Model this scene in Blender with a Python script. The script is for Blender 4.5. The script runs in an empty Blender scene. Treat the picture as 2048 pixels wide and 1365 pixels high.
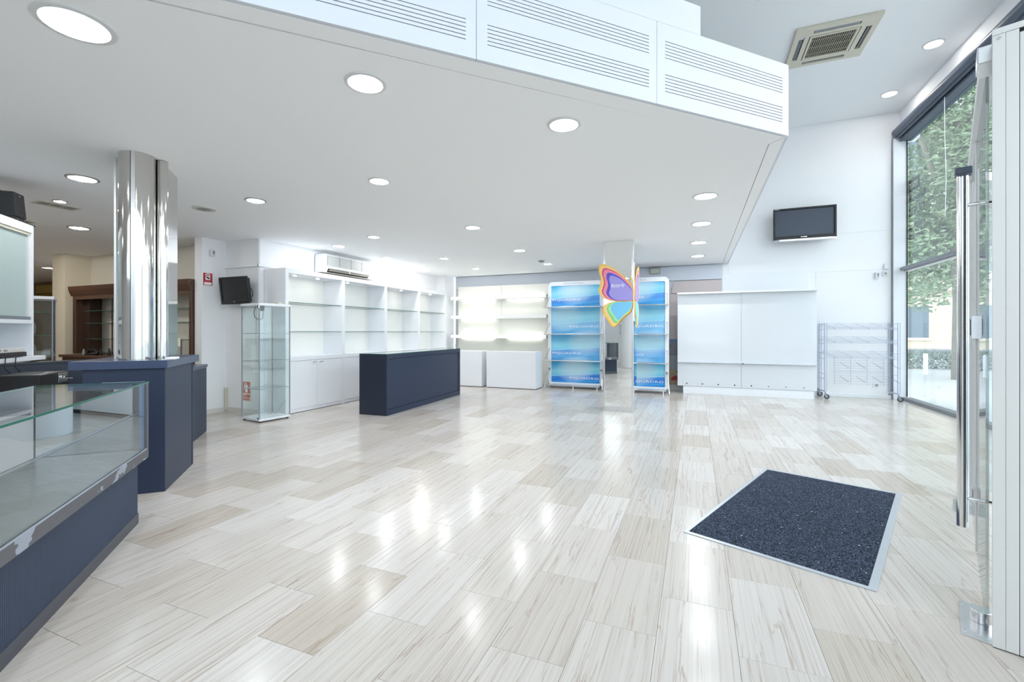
import bpy, bmesh, math, random
from mathutils import Vector, Matrix
random.seed(7)
R = math.radians
SC = bpy.context.scene
COL = SC.collection
PI = math.pi

# ------------------------------------------------------------------ camera
H = 1.24                     # eye height
cd = bpy.data.cameras.new('camera'); cam = bpy.data.objects.new('camera', cd); COL.objects.link(cam)
cam.location = (0, 0, H); cam.rotation_euler = (R(90), 0, R(22.128))
cd.sensor_width = 36; cd.lens = 905 / 2048 * 36; cd.shift_y = -18.5 / 2048
cd.clip_start = .05; cd.clip_end = 300
SC.camera = cam

# ------------------------------------------------------------------ world, exposure
w = bpy.data.worlds.new('world'); SC.world = w; w.use_nodes = True
wn = w.node_tree.nodes; wl = w.node_tree.links; wn.clear()
wo = wn.new('ShaderNodeOutputWorld'); wb = wn.new('ShaderNodeBackground')
wb.inputs['Color'].default_value = (.93, .965, 1.0, 1); wb.inputs['Strength'].default_value = 2.35
wl.new(wb.outputs[0], wo.inputs[0])
vs = SC.view_settings
vs.view_transform = 'Standard'; vs.look = 'None'; vs.gamma = 1; vs.use_curve_mapping = False
vs.exposure = 0.72
LAMP = 60.0                  # radiance of the ceiling downlights
SC.cycles.use_denoising = True
SC.cycles.max_bounces = 14; SC.cycles.diffuse_bounces = 7; SC.cycles.glossy_bounces = 6
SC.cycles.transparent_max_bounces = 24; SC.cycles.transmission_bounces = 8
SC.cycles.sample_clamp_indirect = 8

# ------------------------------------------------------------------ materials
def S(r, g, b):              # sRGB 0-255 -> linear
    return tuple((c / 12.92 if c <= .04045 else ((c + .055) / 1.055) ** 2.4) for c in (r / 255, g / 255, b / 255))
MATS = {}
def nt(name):
    m = bpy.data.materials.new(name); m.use_nodes = True
    return m, m.node_tree.nodes, m.node_tree.links, m.node_tree.nodes['Principled BSDF']
def mat(name, col, rough=.5, metal=0, var=.04, scale=6, bump=0, bscale=80, stretch=(1, 1, 1), coat=0, emit=None, es=0, spec=.5):
    if name in MATS: return MATS[name]
    m, n, l, b = nt(name)
    tc = n.new('ShaderNodeTexCoord'); mp = n.new('ShaderNodeMapping'); l.new(tc.outputs['Object'], mp.inputs[0])
    mp.inputs['Scale'].default_value = stretch
    nz = n.new('ShaderNodeTexNoise'); nz.inputs['Scale'].default_value = scale; nz.inputs['Detail'].default_value = 4
    l.new(mp.outputs[0], nz.inputs['Vector'])
    mx = n.new('ShaderNodeMix'); mx.data_type = 'RGBA'
    mx.inputs[6].default_value = (*[c * (1 - var) for c in col], 1); mx.inputs[7].default_value = (*[min(1, c * (1 + var)) for c in col], 1)
    l.new(nz.outputs[0], mx.inputs[0]); l.new(mx.outputs[2], b.inputs['Base Color'])
    b.inputs['Roughness'].default_value = rough; b.inputs['Metallic'].default_value = metal
    b.inputs['Specular IOR Level'].default_value = spec; b.inputs['Coat Weight'].default_value = coat
    if bump:
        n2 = n.new('ShaderNodeTexNoise'); n2.inputs['Scale'].default_value = bscale; l.new(mp.outputs[0], n2.inputs['Vector'])
        bp = n.new('ShaderNodeBump'); bp.inputs['Strength'].default_value = bump; bp.inputs['Distance'].default_value = .002
        l.new(n2.outputs[0], bp.inputs['Height']); l.new(bp.outputs[0], b.inputs['Normal'])
    if emit:
        b.inputs['Emission Color'].default_value = (*emit, 1); b.inputs['Emission Strength'].default_value = es
    MATS[name] = m; return m
def glass(name, tint=(1, 1, 1), f0=1.0, rough=0.0):
    if name in MATS: return MATS[name]
    m = bpy.data.materials.new(name); m.use_nodes = True; n = m.node_tree.nodes; l = m.node_tree.links; n.clear()
    o = n.new('ShaderNodeOutputMaterial'); mx = n.new('ShaderNodeMixShader'); t = n.new('ShaderNodeBsdfTransparent'); g = n.new('ShaderNodeBsdfGlossy')
    fr = n.new('ShaderNodeLayerWeight'); fr.inputs['Blend'].default_value = .5      # facing = 1 - |N.I|, the same from both sides
    pw = n.new('ShaderNodeMath'); pw.operation = 'POWER'; pw.inputs[1].default_value = 5; l.new(fr.outputs['Facing'], pw.inputs[0])
    mu = n.new('ShaderNodeMath'); mu.operation = 'MULTIPLY_ADD'; mu.inputs[1].default_value = .96 - .04 * f0; mu.inputs[2].default_value = .04 * f0; mu.use_clamp = True
    nz = n.new('ShaderNodeTexNoise'); nz.inputs['Scale'].default_value = .8; ad = n.new('ShaderNodeMix'); ad.data_type = 'RGBA'
    ad.inputs[6].default_value = (*tint, 1); ad.inputs[7].default_value = (*[min(1, c * 1.02) for c in tint], 1)
    l.new(nz.outputs[0], ad.inputs[0]); l.new(ad.outputs[2], t.inputs[0])
    g.inputs['Roughness'].default_value = rough
    l.new(pw.outputs[0], mu.inputs[0]); l.new(mu.outputs[0], mx.inputs[0]); l.new(t.outputs[0], mx.inputs[1]); l.new(g.outputs[0], mx.inputs[2]); l.new(mx.outputs[0], o.inputs[0])
    MATS[name] = m; return m
def emis(name, col, s):
    return mat(name, (.8, .8, .8), .4, emit=col, es=s, var=0)

wallw = mat('wall_white_paint', S(236, 237, 240), .6, var=.015, scale=1.5)
wallg = mat('wall_grey_paint', S(205, 207, 210), .6, var=.02, scale=2)
wallb = mat('wall_beige_paint', S(213, 209, 197), .65, var=.03, scale=2)
ceilm = mat('ceiling_paint', S(245, 246, 247), .7, var=.01, scale=1)
bulkm = mat('bulkhead_lacquer', S(214, 218, 227), .45, var=.01, scale=2)
dark = mat('dark_gap', S(24, 20, 18), .8, var=.1)
lacq = mat('white_lacquer', S(232, 235, 240), .3, var=.01, scale=3)
gloss = mat('white_gloss_laminate', S(214, 218, 224), .08, var=.008, scale=3)
navy = mat('navy_stained_wood', S(46, 55, 76), .42, var=.16, scale=5, stretch=(30, 30, 1.2), bump=.12, bscale=40, spec=.3)
navyh = mat('navy_stained_wood_top', S(58, 70, 98), .26, var=.14, scale=5, stretch=(1.5, 30, 30), bump=.1, bscale=40)
navyd = mat('navy_dark_paint', S(38, 46, 62), .4, var=.12, scale=7)
grey_rib = mat('grey_blue_paint', S(58, 67, 86), .5, var=.08, scale=9)
plinthm = mat('charcoal_laminate', S(66, 69, 78), .42, var=.06, scale=10)
steel = mat('polished_steel', (.64, .63, .61), .07, 1, var=.03, scale=3, stretch=(1, 1, .05))
brushed = mat('brushed_steel', (.74, .75, .77), .26, 1, var=.05, scale=30, stretch=(1, 1, .02))
alu = mat('anodised_aluminium', S(222, 222, 222), .45, .12, var=.02, scale=4)
alud = mat('grey_frame_metal', S(140, 145, 153), .4, .4, var=.05)
greyp = mat('slate_blue_metal', S(84, 95, 112), .42, .2, var=.06)
mirror = mat('mirror_glass', (.90, .93, .93), .012, 1, var=.005)
mirrorb = mat('mirror_glass_blue', (.74, .82, .88), .015, 1, var=.005)
blackp = mat('black_plastic', S(22, 23, 26), .38, var=.1)
screenm = mat('screen_glass', S(58, 68, 84), .3, var=.03)  # base tone raised to stand in for the window's reflection
screend = mat('screen_matt', S(34, 36, 40), .3, var=.03)
chrome = mat('chrome', (.82, .83, .85), .1, 1, var=.02)
wirem = mat('white_chrome_wire', S(188, 195, 212), .3, .25, var=.03)
rubber = mat('black_rubber', S(20, 20, 22), .6)
wood = mat('dark_brown_wood', S(76, 52, 38), .4, var=.25, scale=4, stretch=(2, 2, 18), bump=.1)
woodh = mat('dark_brown_wood_rail', S(82, 57, 42), .4, var=.25, scale=4, stretch=(1, 18, 18), bump=.1)
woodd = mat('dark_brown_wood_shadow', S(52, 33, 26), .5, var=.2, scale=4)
gclear = glass('clear_glass', (.97, .985, .98))
gwin = glass('window_glass', (.88, .93, .94), 1.7)
gcase = glass('case_glass', (.95, .975, .975), 1.0)
gedge = mat('glass_edge_green', S(60, 112, 98), .15, var=.1)
gfrost = mat('frosted_glass_panel', S(176, 192, 190), .35, var=.03, scale=2)
paper = mat('white_paper', S(240, 240, 242), .7)
beigep = mat('beige_plastic', S(205, 200, 184), .5, var=.03)
greypl = mat('grey_plastic', S(150, 152, 150), .5)
redp = mat('red_print', S(176, 28, 40), .5)
orangep = mat('orange_red_print', S(196, 66, 44), .5)
wprint = mat('white_print', S(244, 246, 250), .5)
bprint = mat('blue_print', S(60, 120, 200), .5)
kprint = mat('black_print', S(26, 28, 34), .5)
cream = mat('cream_paint', S(222, 214, 194), .6, var=.03)

def tile_material():
    m, n, l, b = nt('veined_marble_tile')
    ge = n.new('ShaderNodeNewGeometry'); oi = n.new('ShaderNodeObjectInfo'); at = n.new('ShaderNodeAttribute'); at.attribute_name = 'rnd'
    ad = n.new('ShaderNodeMath'); ad.operation = 'ADD'; l.new(oi.outputs['Random'], ad.inputs[0]); l.new(at.outputs['Fac'], ad.inputs[1])
    fr = n.new('ShaderNodeMath'); fr.operation = 'FRACT'; l.new(ad.outputs[0], fr.inputs[0])
    sc = n.new('ShaderNodeMath'); sc.operation = 'MULTIPLY'; sc.inputs[1].default_value = 37; l.new(fr.outputs[0], sc.inputs[0])
    cb = n.new('ShaderNodeCombineXYZ'); l.new(sc.outputs[0], cb.inputs[0]); l.new(sc.outputs[0], cb.inputs[2])
    va = n.new('ShaderNodeVectorMath'); l.new(ge.outputs['Position'], va.inputs[0]); l.new(cb.outputs[0], va.inputs[1])
    def mapped(sx, sy):
        mp = n.new('ShaderNodeMapping'); mp.inputs['Scale'].default_value = (sx, sy, 1); l.new(va.outputs[0], mp.inputs[0]); return mp
    def noise(sx, sy, det=3, dist=0):
        z = n.new('ShaderNodeTexNoise'); z.inputs['Scale'].default_value = 1; z.inputs['Detail'].default_value = det; z.inputs['Distortion'].default_value = dist
        l.new(mapped(sx, sy).outputs[0], z.inputs['Vector']); return z
    def ramp(inp, stops):
        r = n.new('ShaderNodeValToRGB'); e = r.color_ramp.elements
        e[0].position, e[0].color = stops[0][0], (*stops[0][1], 1); e[1].position, e[1].color = stops[-1][0], (*stops[-1][1], 1)
        for p, c in stops[1:-1]:
            q = e.new(p); q.color = (*c, 1)
        l.new(inp, r.inputs[0]); return r
    def mix(fac, a, c, mode='MIX'):
        x = n.new('ShaderNodeMix'); x.data_type = 'RGBA'; x.blend_type = mode
        if isinstance(fac, float): x.inputs[0].default_value = fac
        else: l.new(fac, x.inputs[0])
        l.new(a, x.inputs[6]); l.new(c, x.inputs[7]); return x
    base = ramp(fr.outputs[0], [(0, S(189, 180, 170)), (.08, S(194, 187, 178)), (.2, S(199, 192, 186)), (.5, S(201, 195, 189)), (.8, S(206, 201, 197)), (1, S(212, 208, 205))])
    n1 = noise(58, .25, 5, .1)                     # broad streaks
    st = ramp(n1.outputs[0], [(.28, (.88, .86, .835)), (.44, (.97, .96, .95)), (.54, (1.04, 1.04, 1.04)), (.66, (.90, .88, .86))])
    n2 = noise(32, .30, 4, .25)                      # thin veins
    vn = ramp(n2.outputs[0], [(.484, (1, 1, 1)), (.497, (.70, .61, .55)), (.503, (.70, .61, .55)), (.516, (1, 1, 1))])
    n3 = noise(15, .6, 6, .7)
    v3 = ramp(n3.outputs[0], [(.488, (1, 1, 1)), (.499, (.62, .50, .42)), (.501, (.62, .50, .42)), (.512, (1, 1, 1))])
    n4 = noise(3, 1.5, 3)
    a = mix(.62, base.outputs[0], st.outputs[0], 'MULTIPLY'); c = mix(.6, a.outputs[2], vn.outputs[0], 'MULTIPLY'); d = mix(n4.outputs[0], c.outputs[2], v3.outputs[0], 'MULTIPLY')
    l.new(d.outputs[2], b.inputs['Base Color'])
    b.inputs['Roughness'].default_value = .175; b.inputs['Specular IOR Level'].default_value = .23
    nb = n.new('ShaderNodeTexNoise'); nb.inputs['Scale'].default_value = 3.0; l.new(ge.outputs['Position'], nb.inputs['Vector'])
    bp = n.new('ShaderNodeBump'); bp.inputs['Strength'].default_value = .05; bp.inputs['Distance'].default_value = .01
    l.new(nb.outputs[0], bp.inputs['Height']); l.new(bp.outputs[0], b.inputs['Normal'])
    return m
tilem = tile_material()
groutm = mat('tile_grout', S(150, 143, 134), .7)

# ------------------------------------------------------------------ geometry helpers
class M:
    def __init__(self, T=None): self.v = []; self.f = []; self.T = T
    def add(self, vs_, fs):
        o = len(self.v)
        self.v += [tuple(self.T @ Vector(p)) if self.T else tuple(p) for p in vs_]
        self.f += [tuple(i + o for i in f) for f in fs]; return self
    def box(self, a, b):
        x0, y0, z0 = [min(p, q) for p, q in zip(a, b)]; x1, y1, z1 = [max(p, q) for p, q in zip(a, b)]
        return self.add([(x0, y0, z0), (x1, y0, z0), (x1, y1, z0), (x0, y1, z0), (x0, y0, z1), (x1, y0, z1), (x1, y1, z1), (x0, y1, z1)],
                        [(3, 2, 1, 0), (4, 5, 6, 7), (0, 1, 5, 4), (1, 2, 6, 5), (2, 3, 7, 6), (3, 0, 4, 7)])
    def prism(self, poly, z0, z1, ax='z'):
        def mp(p, z): return {'z': (p[0], p[1], z), 'y': (p[0], z, p[1]), 'x': (z, p[0], p[1])}[ax]
        n = len(poly)
        vs_ = [mp(p, z0) for p in poly] + [mp(p, z1) for p in poly]
        return self.add(vs_, [tuple(range(n))[::-1], tuple(range(n, 2 * n))] + [(i, (i + 1) % n, n + (i + 1) % n, n + i) for i in range(n)])
    def ring(self, outer, inner, z0, z1, ax='z'):
        def mp(p, z): return {'z': (p[0], p[1], z), 'y': (p[0], z, p[1]), 'x': (z, p[0], p[1])}[ax]
        n = len(outer); vs_ = [mp(p, z0) for p in outer] + [mp(p, z0) for p in inner] + [mp(p, z1) for p in outer] + [mp(p, z1) for p in inner]
        fs = []
        for i in range(n):
            j = (i + 1) % n
            fs += [(i, j, n + j, n + i), (2 * n + j, 2 * n + i, 3 * n + i, 3 * n + j), (j, i, 2 * n + i, 2 * n + j), (n + i, n + j, 3 * n + j, 3 * n + i)]
        return self.add(vs_, fs)
    def cyl(self, p, q, r, n=16, r2=None, cap=True):
        p = Vector(p); q = Vector(q); d = (q - p).normalized(); u = d.orthogonal().normalized(); v = d.cross(u); r2 = r if r2 is None else r2
        vs_ = [p + r * (math.cos(2 * PI * i / n) * u + math.sin(2 * PI * i / n) * v) for i in range(n)] + [q + r2 * (math.cos(2 * PI * i / n) * u + math.sin(2 * PI * i / n) * v) for i in range(n)]
        fs = [(i, (i + 1) % n, n + (i + 1) % n, n + i) for i in range(n)]
        if cap: fs += [tuple(range(n))[::-1], tuple(range(n, 2 * n))]
        return self.add(vs_, fs)
    def tube(self, pts, r, n=6):
        pts = [Vector(p) for p in pts]; k = len(pts); vs_ = []; u = None
        for i, p in enumerate(pts):
            d = (pts[min(i + 1, k - 1)] - pts[max(i - 1, 0)]).normalized()
            u = (d.orthogonal() if u is None else (u - d * u.dot(d))).normalized()
            v = d.cross(u)
            vs_ += [p + r * (math.cos(2 * PI * j / n) * u + math.sin(2 * PI * j / n) * v) for j in range(n)]
        fs = [(i * n + j, i * n + (j + 1) % n, (i + 1) * n + (j + 1) % n, (i + 1) * n + j) for i in range(k - 1) for j in range(n)]
        fs += [tuple(range(n))[::-1], tuple(range((k - 1) * n, k * n))]
        return self.add(vs_, fs)
    def lathe(self, prof, n=24, c=(0, 0, 0)):
        vs_ = [(c[0] + r * math.cos(2 * PI * j / n), c[1] + r * math.sin(2 * PI * j / n), c[2] + z) for r, z in prof for j in range(n)]
        fs = [(i * n + j, i * n + (j + 1) % n, (i + 1) * n + (j + 1) % n, (i + 1) * n + j) for i in range(len(prof) - 1) for j in range(n)]
        return self.add(vs_, fs)
    def plate(self, xs, ys, holes, z0, z1, ax='z'):    # one connected plate with rectangular cells left out
        def mp(x, y, z): return {'z': (x, y, z), 'y': (x, z, y), 'x': (z, x, y)}[ax]
        nx, ny = len(xs), len(ys); N = nx * ny
        vs_ = [mp(x, y, z0) for y in ys for x in xs] + [mp(x, y, z1) for y in ys for x in xs]
        solid = lambda i, j: 0 <= i < nx - 1 and 0 <= j < ny - 1 and (i, j) not in holes
        fs = []; id = lambda i, j: j * nx + i
        for i in range(nx - 1):
            for j in range(ny - 1):
                if not solid(i, j): continue
                a, b, c, d = id(i, j), id(i + 1, j), id(i + 1, j + 1), id(i, j + 1)
                fs += [(d, c, b, a), (a + N, b + N, c + N, d + N)]
                for (p, q, ii, jj) in ((a, b, i, j - 1), (b, c, i + 1, j), (c, d, i, j + 1), (d, a, i - 1, j)):
                    if not solid(ii, jj): fs.append((p, q, q + N, p + N))
        return self.add(vs_, fs)
    def mesh(self, name):
        me = bpy.data.meshes.new(name); me.from_pydata(self.v, [], self.f); me.update()
        bm = bmesh.new(); bm.from_mesh(me); bmesh.ops.recalc_face_normals(bm, faces=bm.faces); bm.to_mesh(me); bm.free()
        return me
    def build(self, name, m, parent=None, bevel=0, smooth=False, edge=None, axis=2):
        me = self.mesh(name); me.materials.append(m)
        if edge is not None:
            me.materials.append(edge)
            for p in me.polygons:
                if abs(p.normal[axis]) < .7: p.material_index = 1
        if smooth:
            for p in me.polygons: p.use_smooth = True
            me.set_sharp_from_angle(angle=R(40))
        o = bpy.data.objects.new(name, me); COL.objects.link(o)
        if parent: o.parent = parent
        if bevel:
            b = o.modifiers.new('bevel', 'BEVEL'); b.width = bevel; b.segments = 2; b.limit_method = 'ANGLE'; b.angle_limit = R(40)
        return o
def tag(o, label=None, cat=None, group=None, kind=None):
    for k, v in (('label', label), ('category', cat), ('group', group), ('kind', kind)):
        if v: o[k] = v
    return o
def thing(name, label, cat, loc=(0, 0, 0), rz=0, group=None):
    o = bpy.data.objects.new(name, None); COL.objects.link(o); o.location = loc; o.rotation_euler = (0, 0, rz); o.empty_display_size = .1
    return tag(o, label, cat, group)
def struct(name, mb, m, parent=None, **k):
    o = mb.build(name, m, parent, **k)
    if not parent: o['kind'] = 'structure'
    return o
def bx(a, b): return M().box(a, b)
def text(name, s, m, parent, loc, rot, size, sx=1, shear=0, align='LEFT', ext=.0006, spacing=1, weight=0):
    cu = bpy.data.curves.new(name, 'FONT'); cu.body = s; cu.size = size; cu.shear = shear; cu.align_x = align; cu.extrude = ext; cu.space_character = spacing; cu.offset = weight
    cu.resolution_u = 3
    tmp = bpy.data.objects.new('text_source', cu); COL.objects.link(tmp); bpy.context.view_layer.update()
    me = bpy.data.meshes.new_from_object(tmp.evaluated_get(bpy.context.evaluated_depsgraph_get())); bpy.data.objects.remove(tmp); bpy.data.curves.remove(cu)
    me.materials.clear(); me.materials.append(m)
    o = bpy.data.objects.new(name, me); COL.objects.link(o); o.parent = parent; o.location = loc; o.rotation_euler = rot; o.scale = (sx, 1, 1)
    return o
def rrect(x0, y0, x1, y1, r, n=6):
    pts = []
    for cx, cy, a in ((x1 - r, y1 - r, 0), (x0 + r, y1 - r, 90), (x0 + r, y0 + r, 180), (x1 - r, y0 + r, 270)):
        pts += [(cx + r * math.cos(R(a + 90 * i / n)), cy + r * math.sin(R(a + 90 * i / n))) for i in range(n + 1)]
    return pts
def crom(pts, k=5):
    out = []; n = len(pts)
    for i in range(n):
        p0, p1, p2, p3 = [Vector((*pts[(i + j) % n], 0)) for j in (-1, 0, 1, 2)]
        for s in range(k):
            t = s / k
            q = .5 * ((2 * p1) + (-p0 + p2) * t + (2 * p0 - 5 * p1 + 4 * p2 - p3) * t * t + (-p0 + 3 * p1 - 3 * p2 + p3) * t ** 3)
            out.append((q.x, q.y))
    return out
def arc(a, b, sag, n=8):
    a = Vector(a); b = Vector(b)
    return [a.lerp(b, i / n) + Vector((0, 0, -sag * 4 * (i / n) * (1 - i / n))) for i in range(n + 1)]

C = 2.648        # low ceiling
UC = 5.27        # high ceiling
YW = 10.357      # back wall
GX = 3.56        # street glazing

# ------------------------------------------------------------------ floor of veined marble tiles
def build_floor():
    fl = struct('floor', bx((-18, -4.2, -.12), (GX + .02, YW + .05, -.011)), groutm)
    PX_, PY_ = .301, .607; X0 = -1.655
    cells = []
    ct, st = math.cos(R(22.128)), math.sin(R(22.128))
    for k in range(-35, 18):
        off = 1.925 if k % 2 == 0 else 2.2285
        for j in range(-12, 16):
            x, y = X0 + PX_ * k, off + PY_ * j
            if x + PX_ < -12.2 or x > GX or y > YW or y + PY_ < -4.2: continue
            x1, y1 = min(x + PX_, GX), min(y + PY_, YW); 
            if x1 - x < .03 or y1 - y < .03: continue
            cx, cy = (x + x1) / 2, (y + y1) / 2
            l, d = cx * ct + cy * st, -cx * st + cy * ct
            vis = 0
            if d > .6:
                u, v = l / d * 905, H / d * 905
                if abs(u) < 1160 and v < 860: vis = 1 / d ** 3
                if cx + cy < -1.75 and cy < 4.2: vis *= .001
                if cx < -5.7 or (cy > 9.7): vis *= .01
            cells.append((vis, x, y, x1, y1))
    cells.sort(reverse=True)
    full = None; nsep = 0; rest = M(); rv = []
    g = .0006
    def tile_mesh(w_, h_):
        m = M(); b = .0008
        m.add([(0, 0, -.012), (w_, 0, -.012), (w_, h_, -.012), (0, h_, -.012), (0, 0, -b), (w_, 0, -b), (w_, h_, -b), (0, h_, -b), (b, b, 0), (w_ - b, b, 0), (w_ - b, h_ - b, 0), (b, h_ - b, 0)],
              [(0, 1, 5, 4), (1, 2, 6, 5), (2, 3, 7, 6), (3, 0, 4, 7), (4, 5, 9, 8), (5, 6, 10, 9), (6, 7, 11, 10), (7, 4, 8, 11), (8, 9, 10, 11)])
        return m
    meshes = {}
    for i, (vis, x, y, x1, y1) in enumerate(cells):
        w_, h_ = round(x1 - x - 2 * g, 4), round(y1 - y - 2 * g, 4)
        dz = random.uniform(0, .0002)
        if nsep < 300 and vis > 0:
            if (w_, h_) not in meshes:
                me = tile_mesh(w_, h_).mesh('tile'); me.materials.append(tilem); meshes[(w_, h_)] = me
            o = bpy.data.objects.new('tile', meshes[(w_, h_)]); COL.objects.link(o); o.parent = fl; o.location = (x + g, y + g, -dz); nsep += 1
        else:
            t = tile_mesh(w_, h_); rest.add([(a + x + g, b + y + g, c - dz) for a, b, c in t.v], t.f); rv += [random.random()] * 9
    o = rest.build('floor_tiles_far', tilem, fl); o['kind'] = 'stuff'
    at = o.data.attributes.new('rnd', 'FLOAT', 'FACE')
    at.data.foreach_set('value', rv)
build_floor()

# ------------------------------------------------------------------ ceilings, bulkhead
cpoly = [(.503, 10.36), (.503, 3.86), (-4.2, -.843), (-4.2, -4.2), (-18, -4.2), (-18, 7.0), (-10.9, 7.0), (-10.9, 10.36)]
ce = struct('ceiling', M().prism(cpoly, C, C + .25), ceilm)
dg = Vector((-.7071, -.7071, 0)); dn = Vector((.7071, -.7071, 0)); cor = Vector((.616, 3.759, 0))
def dp(s, off=0): p = cor + dg * s + dn * off; return (p.x, p.y)
M().prism([(.509, 10.30), (.509, 3.868), (.598, 3.775), (.598, 10.30)], C - .002, C + .24).build('edge_strip', ceilm, ce)
M().prism([(.504, 3.862), dp(6.6, -.122), dp(6.6, -.022), (.592, 3.768)], C - .002, C + .24).build('edge_strip', ceilm, ce)
cu = struct('ceiling_upper', bx((-18, -4.2, UC), (GX + .2, YW + .2, UC + .15)), mat('upper_ceiling_paint', S(236, 238, 240), .7, var=.012, scale=1))

rzb = math.atan2(-.7071, -.7071)
bh = struct('wall_bulkhead', M(Matrix.Translation((cor.x, cor.y, 0)) @ Matrix.Rotation(rzb, 4, 'Z')).box((.02, -.0212, C + .004), (6.6, -.0185, 3.15)), dark)
Tb = Matrix.Translation((cor.x, cor.y, 0)) @ Matrix.Rotation(rzb, 4, 'Z')       # local x: along, local y: outward (towards camera) 
def slots(s0, s1, a, b):
    zz = [C, 2.735]
    for base in (2.737, 2.945):
        for i in range(6): zz += [base + i * .0206 - .0025, base + i * .0206 + .0025]
    zs = sorted(set([C] + zz[2:] + [3.156])); xs = [s0, a, b, s1]
    holes = {(1, j) for j in range(len(zs) - 1) if abs((zs[j + 1] - zs[j]) - .005) < 1e-4}
    return M(Tb).plate(xs, zs, holes, -.018, .0, ax='y')
for i, (s0, s1, a, b) in enumerate(((0, 1.185, .062, 1.123), (1.188, 2.354, 1.247, 2.295), (2.357, 3.54, 2.412, 3.48), (3.543, 4.726, 3.6, 4.67), (4.729, 6.5, 4.79, 6.4))):
    slots(s0, s1, a, b).build('slotted_panel', bulkm, bh)
M(Tb).box((.832, -.10, 3.158), (6.6, -.001, 3.346)).build('upper_panel', bulkm, bh)
M().box((.600, 3.785, C - .001), (.616, YW, 3.155)).build('side_panel', bulkm, bh)
struct('floor_mezzanine', M().prism([(p[0], p[1]) for p in [(.5, 10.36), (.5, 3.95), (-4.1, -.70), (-4.1, -4.2), (-18, -4.2), (-18, 10.36)]], C + .26, C + .3), wallg)

# ------------------------------------------------------------------ walls
wb_ = struct('wall_back', bx((.498, YW, 0), (3.335, YW + .2, UC)), wallw)
for (x0, z0, x1, z1) in ((.5, 0, 2.15, 2.390), (2.153, 0, 3.333, 2.394), (.62, 2.398, 3.333, 3.115), (.62, 3.119, 3.333, UC - .002)):
    M().box((x0, YW - .006, z0), (x1, YW + .001, z1)).build('panel', wallw, wb_, bevel=.0015)
struct('wall_recess', bx((-5.77, 10.305, 0), (.497, 10.5, UC)), wallg)
struct('wall_left', M().box((-6.3, 4.88, 0), (-6.08, 9.90, C)).box((-6.3, 9.89, 0), (-5.83, 10.36, C)), wallw)
struct('wall_rear_left', M().box((-10.47, 4.87, 0), (-6.3, 5.02, C)), wallb)
struct('wall_post', bx((-6.958, 4.49, 0), (-6.80, 4.95, C)), wallw)
struct('wall_pillar', bx((-10.88, 4.49, 0), (-10.47, 5.02, C)), cream)
struct('wall_stub', bx((-6.80, 4.865, 0), (-6.09, 4.90, C)), wallw)
struct('wall_far_left', M().box((-18, 6.95, 0), (-10.8, 7.1, C)).box((-18.1, -4.2, 0), (-18, 7.1, C)), mat('wall_ochre_paint', S(168, 150, 118), .7, var=.04))
struct('wall_rear', M().plate([-18, -4.6, -.55, 3.40, 3.45, GX + .2], [0, .64, 1.03, 2.25, 4.75, UC], {(2, 1), (1, 3), (2, 3), (3, 3)}, -4.35, -4.2, ax='y'), wallw)
w4 = struct('window_fill', M().box((-4.6, -4.30, 4.70), (3.45, -4.24, 4.75)), alud)  # upper rear glazing added for fill daylight; low strip read from a reflection
for x in (-4.6, -1.9, .78, 3.40): M().box((x, -4.30, 2.25), (x + .05, -4.24, 4.70)).build('mullion', alud, w4)
for x in (-4.55, -1.85, .83): M().box((x, -4.275, 2.25), (x + 2.6, -4.265, 4.70)).build('pane', gwin, w4)
M().box((-.55, -4.275, .64), (3.40, -4.265, 1.03)).build('pane', gwin, w4)
struct('wall_right_upper', M().box((3.46, -4.2, 4.86), (3.75, YW - .001, UC)).box((3.3355, YW, 4.762), (3.75, YW + .2, UC)), wallw)
struct('wall_side_left', bx((-12.2, -4.2, 0), (-12.1, 1.0, C)), wallw)
struct('wall_mezzanine', M().box((-6.3, YW, C + .3), (.5, YW + .2, UC)).box((-6.4, -4.2, C + .3), (-6.3, YW + .2, UC)), wallw)
struct('baseboard_back', bx((.5, YW - .016, 0), (3.335, YW - .006, .07)), lacq, bevel=.003)
struct('baseboard_post', M().box((-6.80, 4.47, 0), (-6.79, 4.86, .07)).box((-6.79, 4.853, 0), (-6.09, 4.864, .07)), mat('baseboard_paint', S(214, 212, 208), .5))
struct('trim_1', M().box((-6.80, 4.835, 2.222), (-6.06, 4.864, 2.262)).box((-6.08, 4.835, 2.222), (-6.052, 6.05, 2.262)), lacq, bevel=.003)
tag(M().box((-6.79, 4.825, .03), (-6.755, 4.862, .37)).build('cable_duct', beigep, bevel=.004), 'short beige plastic cable duct low in the wall corner', 'cable duct')
pw = struct('wall_partition', bx((-1.12, -4.2, .06), (-.95, -1.9, C)), wallw)
M().box((-1.11, -4.2, 0), (-.96, -1.91, .06)).build('kick_gap', dark, pw)
colb = struct('column_round', M().cyl((-2.15, -2.2, 0), (-2.15, -2.2, UC), .32, 40), wallw, smooth=True)

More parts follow.
